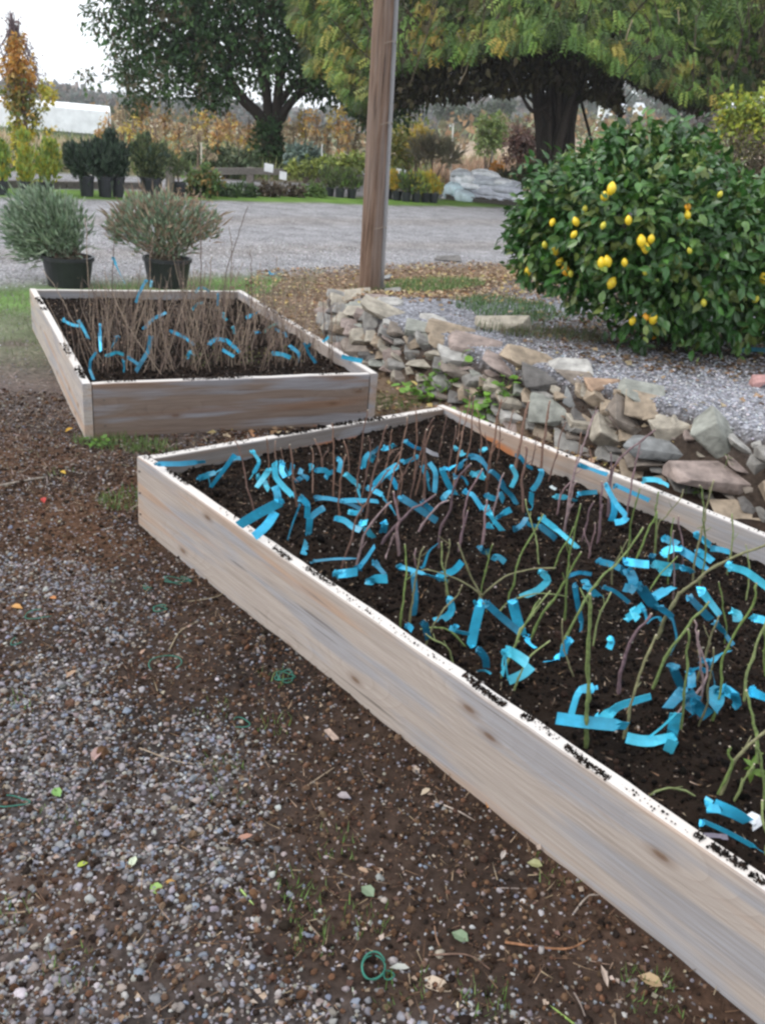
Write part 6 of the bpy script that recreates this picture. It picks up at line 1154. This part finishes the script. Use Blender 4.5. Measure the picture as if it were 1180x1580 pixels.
for nm, bl, cols, n in (('crown', [(30, 130, 18), (22, 150, 16), (42, 150, 14), (32, 165, 16), (54, 178, 12)], B_OL + B_O[2:], 900), ('crown', [(70, 135, 10), (78, 148, 9), (66, 160, 8), (24, 165, 8), (26, 190, 10), (56, 185, 8)], B_Y, 420), ('crown', [(28, 215, 12), (45, 205, 12), (30, 240, 11), (38, 225, 10), (46, 260, 7), (76, 200, 6)], B_Y + B_OL[2:], 620)):
    g = Geo(); leaves(g, blobs_px(bl, 19.5), n, .07, .13, cols, shell=.95, clump=4, droop=.6); q_ = g.build(nm, M['leaf'], o, origin=gb); q_['kind'] = 'stuff'
sapling('bare_tree', 'purplish bare-twigged tree standing behind the orange one', [(30, 280), (28, 180), (24, 90), (18, 20)], 24.5, [(20, 60, 22), (38, 90, 24), (10, 95, 20), (48, 120, 20), (18, 30, 12)], 900, .05, .09, [(.16, .10, .10), (.22, .14, .13)], 4, twig=90, tw_col=(.15, .11, .12))
# autumn saplings in rows
IT = []
RUST = [(.50, .28, .10), (.58, .36, .12), (.42, .27, .15), (.55, .42, .17)]; GOLD = [(.66, .52, .12), (.58, .46, .14)]; DUN = [(.42, .33, .21), (.50, .40, .26), (.36, .28, .19)]
SP = [(168, 175, 26), (190, 165, 27), (205, 180, 25), (218, 150, 30), (240, 185, 28), (255, 170, 31), (276, 190, 27), (296, 178, 30), (318, 170, 28), (334, 182, 26), (350, 175, 29), (368, 190, 27), (384, 180, 32), (452, 185, 29), (470, 165, 31), (488, 170, 27), (505, 190, 30), (520, 165, 28), (536, 185, 26), (548, 200, 30), (152, 190, 28), (228, 195, 26), (305, 200, 25), (398, 205, 33)]
for k, (x, yt, Yd) in enumerate(SP):
    cols, nm = [(RUST, 'rusty orange'), (DUN, 'dun brown'), (GOLD + RUST[:1], 'golden')][(k * 7) % 3 if k % 5 else 0]; h0 = rng.uniform(.8, 1.2)
    bl = [(x + rng.normal(0, 4), yt + 8, 9), (x + rng.normal(0, 6), yt + 22, 12), (x + rng.normal(0, 6), yt + 38, 11)]
    o = sapling('sapling', None, [(x, 262), (x + 1, 225), (x, yt)], Yd, bl, int(190 * h0), .08, .14, cols, 1.6, 'young autumn trees in the nursery field', 9, (.20, .15, .11), 'sapling', .95)
    IT.append((o, x, 'slim %s sapling' % nm, 'between the potted row and the dark tree' if x < 400 else 'between the dark tree and the wooden post'))
number_off(IT, None)
# shrubs of the meadow and garden
SH = 'shrubs beyond the road'
shrubt('shrub', 'yellow-green feathery bush just right of the wooden post', 'shrub', [(618, 215, 24), (640, 205, 22), (625, 240, 22), (605, 235, 18), (650, 225, 16)], 34, 1500, .12, .2, [(.26, .28, .07), (.20, .24, .06), (.34, .30, .06)], SH)
shrubt('shrub', 'golden yellow bush behind the yellow plants', 'shrub', [(646, 205, 12), (654, 215, 11), (640, 225, 10)], 33, 500, .10, .16, GOLD, SH)
shrubt('shrub', 'bright green upright bush in the meadow left of the thick trunk', 'shrub', [(757, 205, 18), (770, 190, 14), (750, 222, 16), (745, 190, 10), (768, 215, 14)], 40, 1300, .12, .2, [(.16, .22, .07), (.20, .27, .08)], SH)
shrubt('shrub', 'dark red-brown shrub against the thick trunk', 'shrub', [(805, 212, 22), (822, 225, 18), (796, 232, 18), (812, 250, 18)], 36, 1500, .12, .2, [(.16, .085, .07), (.12, .07, .055), (.2, .12, .09)], SH)
shrubt('shrub', 'blue-grey low bush right of the ivy-clad trunk', 'shrub', [(455, 240, 15), (475, 238, 16), (490, 242, 12)], 27, 1100, .09, .15, [(.22, .30, .25), (.16, .23, .19)], SH)
shrubt('shrub', 'low yellow-green hedge behind the rail left of the post', 'hedge', [(480, 258, 12), (505, 256, 13), (530, 254, 13), (552, 252, 13), (455, 262, 10)], 23.5, 1500, .09, .14, [(.30, .34, .08), (.2, .25, .07)], SH)
shrubt('shrub', 'dark green bush between potted row and dark tree', 'shrub', [(330, 248, 18), (300, 245, 16), (360, 248, 18), (385, 245, 14)], 26, 1800, .09, .15, [(.10, .14, .07), (.13, .17, .09)], SH)
shrubt('shrub', 'green bush with orange leaves beside the thin pale stake', 'shrub', [(300, 275, 14), (318, 272, 16), (334, 282, 12), (326, 292, 10)], 19.0, 900, .07, .12, [(.10, .16, .05), (.13, .2, .06), (.3, .2, .07)], SH)
for k, (x, y, lab) in enumerate(((300, 296, 'low dark green plant mound, leftmost under the rail'), (345, 294, 'second low dark mound under the rail'), (375, 294, 'third low dark mound under the rail'), (410, 293, 'low brownish mound below the ivy-clad trunk'), (445, 294, 'brownish mound right of the trunk, under the rail'), (478, 296, 'light green mound near the rail post'))):
    shrubt('low_plant', lab, 'low plant', [(x, y, 10), (x + 14, y + 1, 9), (x - 12, y + 2, 8)], P(x, 305)[1] + .3, 700, .06, .10, [[(.05, .09, .035), (.07, .11, .04)], [(.09, .07, .05), (.12, .09, .06)], [(.12, .2, .05)]][0 if k < 3 else 1 if k < 5 else 2], 'low planting under the rail')
shrubt('shrub', 'pale straw plume grass in the meadow right of the post', 'ornamental grass', [(652, 235, 16), (668, 230, 14), (690, 240, 14)], 31, 900, .2, .4, [(.42, .38, .27), (.34, .32, .22)], SH, droop=-.8, wd=.12)
shrubt('shrub', 'dusky brown shrub mass behind the right of the citrus bush', 'shrub', [(1090, 255, 40), (1130, 270, 46), (1180, 275, 50), (1230, 280, 60), (1075, 235, 26), (1150, 245, 34)], 15.5, 5200, .05, .09, [(.11, .085, .05), (.08, .075, .035), (.14, .10, .06), (.07, .06, .03)], SH)
shrubt('shrub', 'bright yellow-leaved bush at the right edge', 'shrub', [(1150, 195, 26), (1130, 170, 20), (1170, 165, 26), (1120, 200, 16), (1175, 205, 24), (1145, 220, 16), (1200, 180, 40)], 22, 3200, .10, .16, [(.42, .42, .05), (.32, .38, .06), (.22, .30, .06)], SH)
shrubt('shrub', 'olive low hedge in front of the thick trunk', 'hedge', [(800, 272, 14), (825, 270, 14), (775, 275, 12), (850, 275, 14)], 29.5, 1500, .09, .15, [(.12, .13, .05), (.09, .09, .04)], SH)
shrubt('orange_flower', 'orange flower head standing by the grey stake', 'flower', [(768, 256, 7), (762, 258, 5)], 31.5, 120, .10, .15, [(.6, .3, .06)], None)
# meadow and rough grass beyond the second track
n = 52000; px = rng.uniform(-80, 1300, n); Yv = 20 + 75 * rng.uniform(0, 1, n) ** 1.7; d0 = ray(0, 0); Xv = np.array([(at(a_, 230, 1.0))[0] for a_ in px[:1]]); Xv = (px - 590) / CAM_F * Yv * 1.06 + 0.02 * Yv
qv = q_of(Xv, Yv); k = (qv > 21.9) & ~((Yv > 62) & (Yv < 100) & (Xv > 3)); Xv, Yv, px = Xv[k], Yv[k], px[k]; m_ = len(Xv); zv = gz(Xv, Yv)
patch = fbm(Xv * .16, Yv * .10, 81, 3); CA = pick([(.46, .38, .25), (.38, .31, .21), (.54, .46, .32)], m_, .25); CB = pick([(.19, .24, .10), (.24, .27, .13), (.14, .18, .08)], m_, .25); CC = pick([(.36, .24, .16), (.30, .21, .15)], m_, .25)
col = np.where((patch > .52)[:, None], CA, CB); col = np.where(((patch < .42) & (px > 560))[:, None], CC, col); col = np.where(((px < 560) & (Yv < 27) & (rng.uniform(0, 1, m_) < .75))[:, None], CB, col)
L_ = rng.uniform(.3, .75, m_) * (1 + (Yv > 40) * .3); a = rng.uniform(0, 6.28, m_); g = Geo()
scatter(g, BLADE_V, BLADE_F, np.stack([Xv, Yv, zv - .02], -1), dir_rot(np.stack([.35 * np.cos(a), .35 * np.sin(a), 1 + 0 * a], -1), np.stack([np.cos(a), np.sin(a), 0 * a], -1)), np.stack([.035 + Yv * .0013, L_, L_], -1), col)
tag(g.build('meadow_grass', M['dry']), kind='stuff')
# white-roofed tunnel house
GY = 46.0; ga, gc = at(-420, 190, GY - 5), at(166, 190, GY + 1); zb = float(gz(gc[0], gc[1])) - .3; ztop = at(100, 161, GY)[2]
gh = thing('greenhouse', (gc[0], gc[1], zb), 'long low greenhouse with a blank white roof beyond the potted row', 'greenhouse'); L0, L1 = np.array([ga[0], ga[1]]), np.array([gc[0], gc[1]]); d = norm(L1 - L0); nn = np.array([-d[1], d[0]])
def gpt(u, w, z): q_ = L0 + (L1 - L0) * u + nn * w; return (q_[0], q_[1], z)
we = at(100, 206, GY - 3)[2]
g = Geo(); v = [gpt(0, 0, zb), gpt(1, 0, zb), gpt(1, 0, we), gpt(0, 0, we), gpt(0, 7, zb), gpt(1, 7, zb), gpt(1, 7, we), gpt(0, 7, we)]; g.add(v, np.array([(0, 1, 2, 3), (5, 4, 7, 6), (4, 0, 3, 7), (1, 5, 6, 2)]), (.45, .47, .5)); g.build('wall', M['paint'], gh, origin=gh.location)
g = Geo(); rows = []; 
for t_ in np.linspace(0, 1, 11): a = math.pi * t_; rows.append((3.5 - 3.75 * math.cos(a), we + (ztop + .1 - we) * min(1, 2.6 * math.sin(a))))
v = [gpt(u, w, z) for (w, z) in rows for u in (-.01, 1.01)]; g.add(v, np.array([(2 * i_, 2 * i_ + 1, 2 * i_ + 3, 2 * i_ + 2) for i_ in range(10)]), (.82, .83, .84)); v2 = [gpt(1.01, w, z) for w, z in rows]; g.add(v2, np.array([list(range(11))]), (.8, .8, .82)); v2 = [gpt(-.01, w, z) for w, z in rows]; g.add(v2, np.array([list(range(11))[::-1]]), (.8, .8, .82)); g.build('roof', M['paint'], gh, origin=gh.location)
for u in np.linspace(.04, .96, 12): g = Geo(); box(g, np.array(gpt(u, -.05, (zb + we) / 2)), .07, .07, we - zb, None, (.3, .31, .33)); g.build('wall_post', M['paint'], gh, origin=gh.location)
# far white buildings and carts on the right
for k, (x, y, w, hh, Yd, lab) in enumerate(((952, 172, 12, 14, 118, 'small white hut far off under the canopy, the tallest of three'), (934, 170, 14, 10, 125, 'low pale hut left of the white one'), (984, 172, 7, 9, 128, 'tiny white hut at the right of the far group'))):
    c = at(x, y, Yd); k_ = Yd / CAM_F * 1.05; z0 = float(gz(c[0], c[1])); hz = c[2] + hh * k_ / 2; o = thing('hut', (c[0], c[1], z0), lab, 'hut', 'far white huts'); g = Geo(); box(g, [c[0], c[1], (z0 + hz) / 2], w * k_, 3, hz - z0, None, (.75, .77, .8)); g.build('walls', M['paint'], o, origin=o.location)
    g = Geo(); W_, z1 = w * k_ / 2 + .15, hz; g.add([(c[0] - W_, c[1] - 1.7, z1), (c[0] + W_, c[1] - 1.7, z1), (c[0] + W_, c[1] + 1.7, z1), (c[0] - W_, c[1] + 1.7, z1), (c[0] - W_, c[1], z1 + .6), (c[0] + W_, c[1], z1 + .6)], [np.array([(0, 1, 5, 4), (2, 3, 4, 5), (3, 2, 1, 0)]), np.array([(0, 4, 3), (1, 2, 5)])], (.5, .52, .56)); g.build('roof', M['paint'], o, origin=o.location)
    g = Geo(); box(g, [c[0], c[1] - 1.52, z0 + (hz - z0) * .4], w * k_ * .3, .06, (hz - z0) * .6, None, (.15, .16, .18)); g.build('door', M['paint'], o, origin=o.location)
# trees standing in the far fields
FT_ = 'trees scattered over the far fields'; GBL = [(.15, .18, .16), (.12, .15, .13), (.18, .20, .17)]
def ftree(label, bl, Y, n, cols, l=.5, tr_=None):
    B = blobs_px(bl, Y); c = B[0][0]; gb = np.array([c[0], Y, float(gz(c[0], Y))]); o = thing('field_tree', gb, label, 'tree', FT_); g = Geo(); tube(g, curve([gb, c], 6), np.linspace(.012, .006, 6) * Y * .4, 6, (.15, .12, .11)); g.build('trunk', M['bark'], o, origin=gb)
    g = Geo(); leaves(g, B, n, l * .6, l * 1.2, cols, shell=.9, clump=4); g.build('crown', M['leaf'], o, origin=gb)['kind'] = 'stuff'
ftree('grey-green weeping tree far off, right of the white huts', [(1060, 150, 26), (1080, 165, 20), (1045, 165, 18), (1070, 120, 26)], 62, 1500, GBL, .35); ftree('grey-purple bare tree beside the yellow bush', [(1090, 150, 22), (1085, 185, 16), (1100, 170, 16), (1075, 190, 14)], 50, 1300, [(.19, .16, .16), (.23, .2, .2)], .22)
for k, (x, y, r, Y, lab) in enumerate(((720, 178, 14, 95, 'dark round tree under the canopy, left one'), (748, 172, 13, 105, 'dark round tree under the canopy, beside the left one'), (690, 165, 14, 110, 'grey-green tree just left of the white meadow stake'), (776, 160, 12, 120, 'small dark tree close left of the thick trunk'), (905, 150, 14, 150, 'bluish tree above the white huts, left'), (960, 140, 16, 160, 'bluish tree above the white huts, right'), (1020, 150, 16, 140, 'bluish tree left of the weeping one'))):
    ftree(lab, [(x, y, r), (x + r, y + 3, r * .7), (x - r * .8, y + 3, r * .7), (x, y + r, r * .7)], Y, 500, [(.08, .10, .07), (.11, .13, .09)] if k < 4 else GBL, .5)
# woodland on the skyline
n = 26000; az = rng.uniform(-.62, .75, n); D_ = rng.uniform(225, 300, n); Xw = np.sin(az) * D_; Yw = np.cos(az) * D_; zt = gz(Xw, Yw); hgt = (3.2 + 3.5 * fbm(az * 26, D_ * .012, 91, 3)) * (1 + .5 * sstep(.0, .2, az)); zz = zt + hgt * rng.uniform(0, 1, n) ** .7
g = Geo(); scatter(g, LEAF_V * [1.4, 1, 1], LEAF_F, np.stack([Xw, Yw, zz], -1), dir_rot(rng.normal(size=(n, 3))), rng.uniform(1.0, 2.2, n), pick([(.15, .16, .15), (.19, .18, .16), (.14, .16, .14), (.21, .18, .16)], n, .2))
tag(g.build('distant_woodland', M['dry']), kind='stuff')
n = 5000; az = rng.uniform(-.62, .3, n); D_ = rng.uniform(75, 120, n); Xw = np.sin(az) * D_; Yw = np.cos(az) * D_; hgt = 1.2 + 2.4 * fbm(az * 40, D_ * .03, 95, 3)
g = Geo(); scatter(g, LEAF_V * [1.2, 1, 1], LEAF_F, np.stack([Xw, Yw, gz(Xw, Yw) + hgt * rng.uniform(0, 1, n)], -1), dir_rot(rng.normal(size=(n, 3))), rng.uniform(.4, .9, n), pick([(.22, .17, .10), (.16, .15, .09), (.28, .18, .10), (.12, .13, .08)], n, .2))
tag(g.build('field_scrub', M['dry']), kind='stuff')

# ================================================================== PLANTS AND SCRAPS ON THE GROUND
def ground_plant(name, px, py, rx, ry, n, l0, l1, cols, label, hgt=.08):
    c = T(px, py); o = thing(name, c, label, 'plant'); g = Geo(); a = rng.uniform(0, 6.28, n); r = np.sqrt(rng.uniform(0, 1, n)); q_ = c + np.stack([rx * r * np.cos(a), ry * r * np.sin(a), 0 * a], -1); q_[:, 2] = gz(q_[:, 0], q_[:, 1]) + rng.uniform(.02, hgt, n)
    rv = np.array([(0, 0, 0), (.42, .25, .05), (.46, .7, .02), (.16, 1.0, -.04), (-.16, 1.0, -.04), (-.46, .7, .02), (-.42, .25, .05), (0, .55, -.04)]); rf = np.array([(k, (k + 1) % 7, 7) for k in range(7)])
    scatter(g, rv, rf, q_, yaw_rot(n, .35), rng.uniform(l0, l1, n), pick(cols, n, .2)); 
    for k in range(0, n, 2): tube(g, [np.array([q_[k, 0] * .9 + c[0] * .1, q_[k, 1] * .9 + c[1] * .1, float(gz(q_[k, 0], q_[k, 1]))]), q_[k]], .002, 3, (.14, .22, .06), cap=False)
    g.build('foliage', M['leaf'], o, origin=c)['kind'] = 'stuff'
BG = [(.13, .26, .035), (.17, .32, .05), (.10, .2, .035)]
ground_plant('leafy_plant', 664, 610, .20, .14, 70, .035, .06, BG, 'bright green round-leaved plant between the wall and the back corner of the near bed')
ground_plant('leafy_plant', 745, 636, .16, .12, 60, .035, .06, BG, 'bright green round-leaved plant between wall and back right board', .1)
ground_plant('leafy_plant', 1085, 762, .12, .08, 22, .02, .035, BG, 'small green weed under the large purple-grey wall stone'); ground_plant('leafy_plant', 150, 690, .07, .05, 16, .02, .03, BG, 'small weed at the foot of the far bed corner', .03)
g = Geo(); q_ = T(640, 603) + [0, 0, .03]; n = 6; scatter(g, LEAF6_V, LEAF6_F, q_ + rng.normal(0, .02, (n, 3)), yaw_rot(n, .3), rng.uniform(.05, .08, n), pick([(.6, .5, .16)], n)); tag(g.build('fallen_leaves', M['leaf'], origin=q_), 'pale yellow dead leaves beside the bright green plant', 'leaves')
def leaf1(px, py, s_, col, label, wd=1.0, yaw=None, curl=.3):
    c = T(px, py); a = rng.uniform(0, 6.28) if yaw is None else yaw; g = Geo(); v = LEAF6_V * [1.2 * wd, 1, 1]; v = np.vstack([v]); v[:, 2] += curl * v[:, 0] ** 2 * 2; v = (v - [0, .5, 0]) * s_
    ca, sa = math.cos(a), math.sin(a); v = v @ np.array([[ca, sa, 0], [-sa, ca, 0], [0, 0, 1]]) @ np.array([[1, 0, .1], [0, 1, .15], [-.1, -.15, 1]]); g.add(v + c + [0, 0, .014], LEAF6_F, col)
    o = g.build('fallen_leaf', M['leaf'], origin=c); tag(o, label, 'leaf', 'fallen leaves on the path')
for a_ in ((206, 1336, .032, (.62, .68, .5), 'pale whitish-green leaf on gravel, upright'), (243, 1380, .042, (.26, .42, .10), 'fresh green leaf next to an orange-brown scrap'), (262, 1368, .03, (.5, .28, .08), 'orange-brown curled leaf touching a green one', .6), (128, 1341, .024, (.42, .5, .08), 'small lime leaf on gravel'), (88, 1229, .04, (.2, .38, .10), 'green leaf low at the left edge'),
           (127, 1225, .035, (.45, .30, .26), 'narrow pinkish leaf standing by the green one', .4), (68, 776, .04, (.45, .03, .02), 'red leaf on the path left of the beds'), (98, 733, .035, (.6, .38, .04), 'yellow-orange leaf near green grass'), (27, 942, .04, (.62, .32, .10), 'light orange leaf at the left edge'), (82, 928, .03, (.5, .2, .06), 'rust leaf right of the light orange one'),
           (668, 1527, .07, (.55, .44, .33), 'large pale tan leaf at the bottom centre', .75, 1.2), (540, 1540, .065, (.55, .62, .47), 'long whitish-green leaf standing near the twine ring', .35, .2), (615, 1500, .04, (.45, .46, .42), 'greyish curled leaf right above the twine ring', .6, 1.5), (566, 1382, .04, (.2, .27, .17), 'dull green leaf on brown soil', 1.2), (708, 1452, .04, (.18, .25, .15), 'dull green leaf right of centre at the bottom', 1.2),
           (823, 1340, .035, (.33, .33, .16), 'olive round leaf near the front board', 1.2), (706, 1410, .035, (.42, .37, .38), 'pale purplish leaf on brown soil', 1), (530, 1235, .035, (.38, .33, .34), 'lilac-grey leaf below the bark chip', 1.1), (930, 1512, .05, (.45, .36, .30), 'narrow pale leaf beneath the front board', .4, .1), (1000, 1520, .05, (.45, .32, .18), 'tan torn leaf at the lower right', 1),
           (585, 1352, .03, (.5, .36, .26), 'small tan leaf left of centre', .9), (560, 1350, .03, (.45, .3, .2), 'brown-pink scrap beside the small tan leaf', .7), (375, 1300, .045, (.45, .24, .17), 'reddish curled leaf on mixed gravel', .6), (150, 1170, .05, (.45, .30, .27), 'pinkish broad leaf on upper gravel', 1), (775, 1325, .03, (.5, .44, .4), 'pale scrap near the front board', .7), (655, 1228, .03, (.55, .45, .33), 'cream scrap beside the front board', .9),
           (752, 1245, .03, (.55, .25, .08), 'orange scrap at the foot of the front board', .9), (107, 667, .045, (.62, .36, .04), 'orange leaf at the foot of the far bed corner', 1), (640, 1195, .035, (.42, .33, .26), 'tan leaf close to the front board', 1), (110, 1046, .04, (.45, .3, .2), 'tan leaf at mid left', .7), (220, 1012, .04, (.55, .36, .26), 'peach leaf left of the upper twine loop', .5)):
    leaf1(*a_)
def chip(px, py, s_, col, label, yaw):
    c = T(px, py); g = Geo(); ax = np.array([[math.cos(yaw), math.sin(yaw), .1], [-math.sin(yaw), math.cos(yaw), 0], [-.1, 0, 1]]); box(g, c + [0, 0, .012], s_, s_ * .33, .008, norm(ax), col, .002); tag(g.build('bark_chip', M['bark'], origin=c), label, 'bark chip')
chip(511, 1139, .055, (.36, .27, .22), 'flat brown bark chip on the soil, left of centre', -1.0); chip(1033 - 130, 1310, .04, (.2, .12, .10), 'dark red bark chip by the front board', .8)
def twig(name, pts, r, col, label, cat='twig', lift=.008, mat='bark'):
    pp = np.array([T(x, y) + [0, 0, lift + (q_[0] if q_ else 0)] for (x, y, *q_) in pts]); g = Geo(); c = curve(pp, 6 * len(pts)); tube(g, c, np.linspace(r, r * .6, len(c)), 5, col, wob=.08); tag(g.build(name, M[mat], origin=pp[0], smooth=True), label, cat)
twig('twig', [(668, 1240), (705, 1255), (735, 1272)], .0025, (.34, .28, .24), 'pale straight twig near the front board, upper one'); twig('twig', [(862, 1462), (880, 1420), (905, 1388), (925, 1385)], .003, (.32, .27, .23), 'grey bent twig pointing to the front board'); twig('twig', [(778, 1458), (830, 1466), (875, 1468), (905, 1455)], .0032, (.26, .13, .07), 'reddish-brown crooked twig at the lower right')
twig('twig', [(750, 1375), (790, 1375), (825, 1376)], .0025, (.22, .18, .16), 'short straight twig left of the dark soil patch'); twig('twig', [(660, 1478), (720, 1478), (755, 1500)], .0022, (.16, .10, .075), 'thin dark twig right of the twine ring'); twig('twig', [(0, 752), (40, 744), (72, 738)], .006, (.30, .26, .22), 'old grey stick at the far left'); twig('green_stem', [(812, 1545), (845, 1556), (885, 1585)], .003, (.25, .36, .10), 'bright green cut stem at the bottom edge', 'stem')
twig('green_stem', [(362, 1365), (378, 1385), (392, 1402)], .003, (.30, .42, .14), 'short light green stem right of the pale leaf', 'stem'); twig('twig', [(215, 1158), (280, 1180), (335, 1178), (372, 1130)], .0018, (.34, .27, .2), 'long curved straw on mid gravel'); twig('twig', [(280, 933), (330, 925), (350, 915)], .0018, (.36, .3, .2), 'thin straw leading to the front board'); twig('twig', [(262, 1005), (278, 978), (305, 962)], .0018, (.36, .3, .2), 'short curved straw below the upper twine')
twig('twig', [(668, 1420), (672, 1450), (680, 1470)], .002, (.2, .12, .08), 'small upright rootlet on brown soil'); twig('twig', [(705, 1550), (706, 1580)], .002, (.45, .38, .26), 'pale straw at the bottom edge'); twig('twig', [(880, 1530), (892, 1550), (902, 1575)], .0022, (.2, .16, .14), 'dark twig at the bottom right'); twig('twig', [(466, 1222), (490, 1205), (515, 1188)], .0018, (.36, .28, .2), 'thin straw below the bark chip')
def loop(px, py, rp, label, turns=1.0, sq=1.0, col=(.03, .15, .11), r=.0016, wob=.12):
    c = T(px, py); k = np.linalg.norm(c - [0, 0, CAM_H]) / CAM_F; a = np.linspace(0, 2 * math.pi * turns, int(26 * turns) + 4) + rng.uniform(0, 6); rr = rp * k * (1 + wob * np.sin(a * 2.3 + px)) * np.linspace(1, .85, len(a))
    pts = c + np.stack([rr * np.cos(a), rr * np.sin(a) * sq * 1.15, .008 + .006 * np.sin(a * 1.5)], -1); pts[:, 2] = gz(pts[:, 0], pts[:, 1]) + .007 + .006 * (1 + np.sin(a * 1.5)); g = Geo(); tube(g, pts, r, 5, col); tag(g.build('garden_twine', M['twine'], origin=c, smooth=True), label, 'twine', 'scraps of green tie twine')
loop(575, 1506, 18, 'neat double ring of green tie lying at the bottom centre', 1.9, 1.0, r=.0018, wob=.09); loop(600, 1512, 8, 'small green tie loop linked to the neat double ring', 1.0, 1.0, r=.0016); loop(255, 1034, 24, 'wide open loop of green twine on the left gravel', .7); loop(440, 1050, 14, 'tangled green twine loop left of the front board', 2.2, .8); loop(248, 945, 12, 'bright teal tie loop above the wide loop', 1.6, .7); loop(275, 902, 20, 'faded green twine coil nearest the left end of the front board', 1.8, .5); loop(60, 955, 22, 'green twine snaking at the left edge', .8, .5)
loop(372, 1125, 14, 'small teal twine bend beside mixed gravel', .8); loop(25, 1250, 20, 'teal twine at the left edge, lower down', .9, .6); loop(228, 915, 7, 'tiny teal tie beside the faded coil', 1.3, .6); loop(28, 1000, 10, 'short teal twine curl at the far left', .6)
g = Geo(); c = T(1165, 548); strip(g, curve([c + [-.12, 0, .02], c + [0, .02, .03], c + [.3, .02, .02]], 8), .03, (.03, .20, .27)); tag(g.build('plastic_strip', M['tag'], origin=c), 'dark blue plastic strip on the ground beneath the citrus bush', 'strip')
g = Geo(); c = T(835, 437); pot(g, c, .07, .09, 12); tag(g.build('empty_pot', M['plastic'], origin=c), 'small black pot lying under the left side of the citrus bush', 'pot')

# ================================================================== THIN AUTUMN HAZE
m = bpy.data.materials.new('thin_haze'); m.use_nodes = True; nt = m.node_tree; nt.nodes.clear(); ou = nt.nodes.new('ShaderNodeOutputMaterial'); pv_ = nt.nodes.new('ShaderNodeVolumePrincipled')
pv_.inputs['Color'].default_value = (.93, .96, 1, 1); pv_.inputs['Density'].default_value = .0006; pv_.inputs['Anisotropy'].default_value = .1; nt.links.new(pv_.outputs[0], ou.inputs['Volume'])
g = Geo(); zl, zh = float(Z.min()) - 1.0, 30.0; x0_, x1_, y0_, y1_ = xs[0] - 5, xs[-1] + 5, ys[0] - 5, ys[-1] + 5; zh = max(zh, float(Z.max()) + 5)
box(g, [(x0_ + x1_) / 2, (y0_ + y1_) / 2, (zl + zh) / 2], x1_ - x0_, y1_ - y0_, zh - zl); tag(g.build('haze', m), kind='stuff')
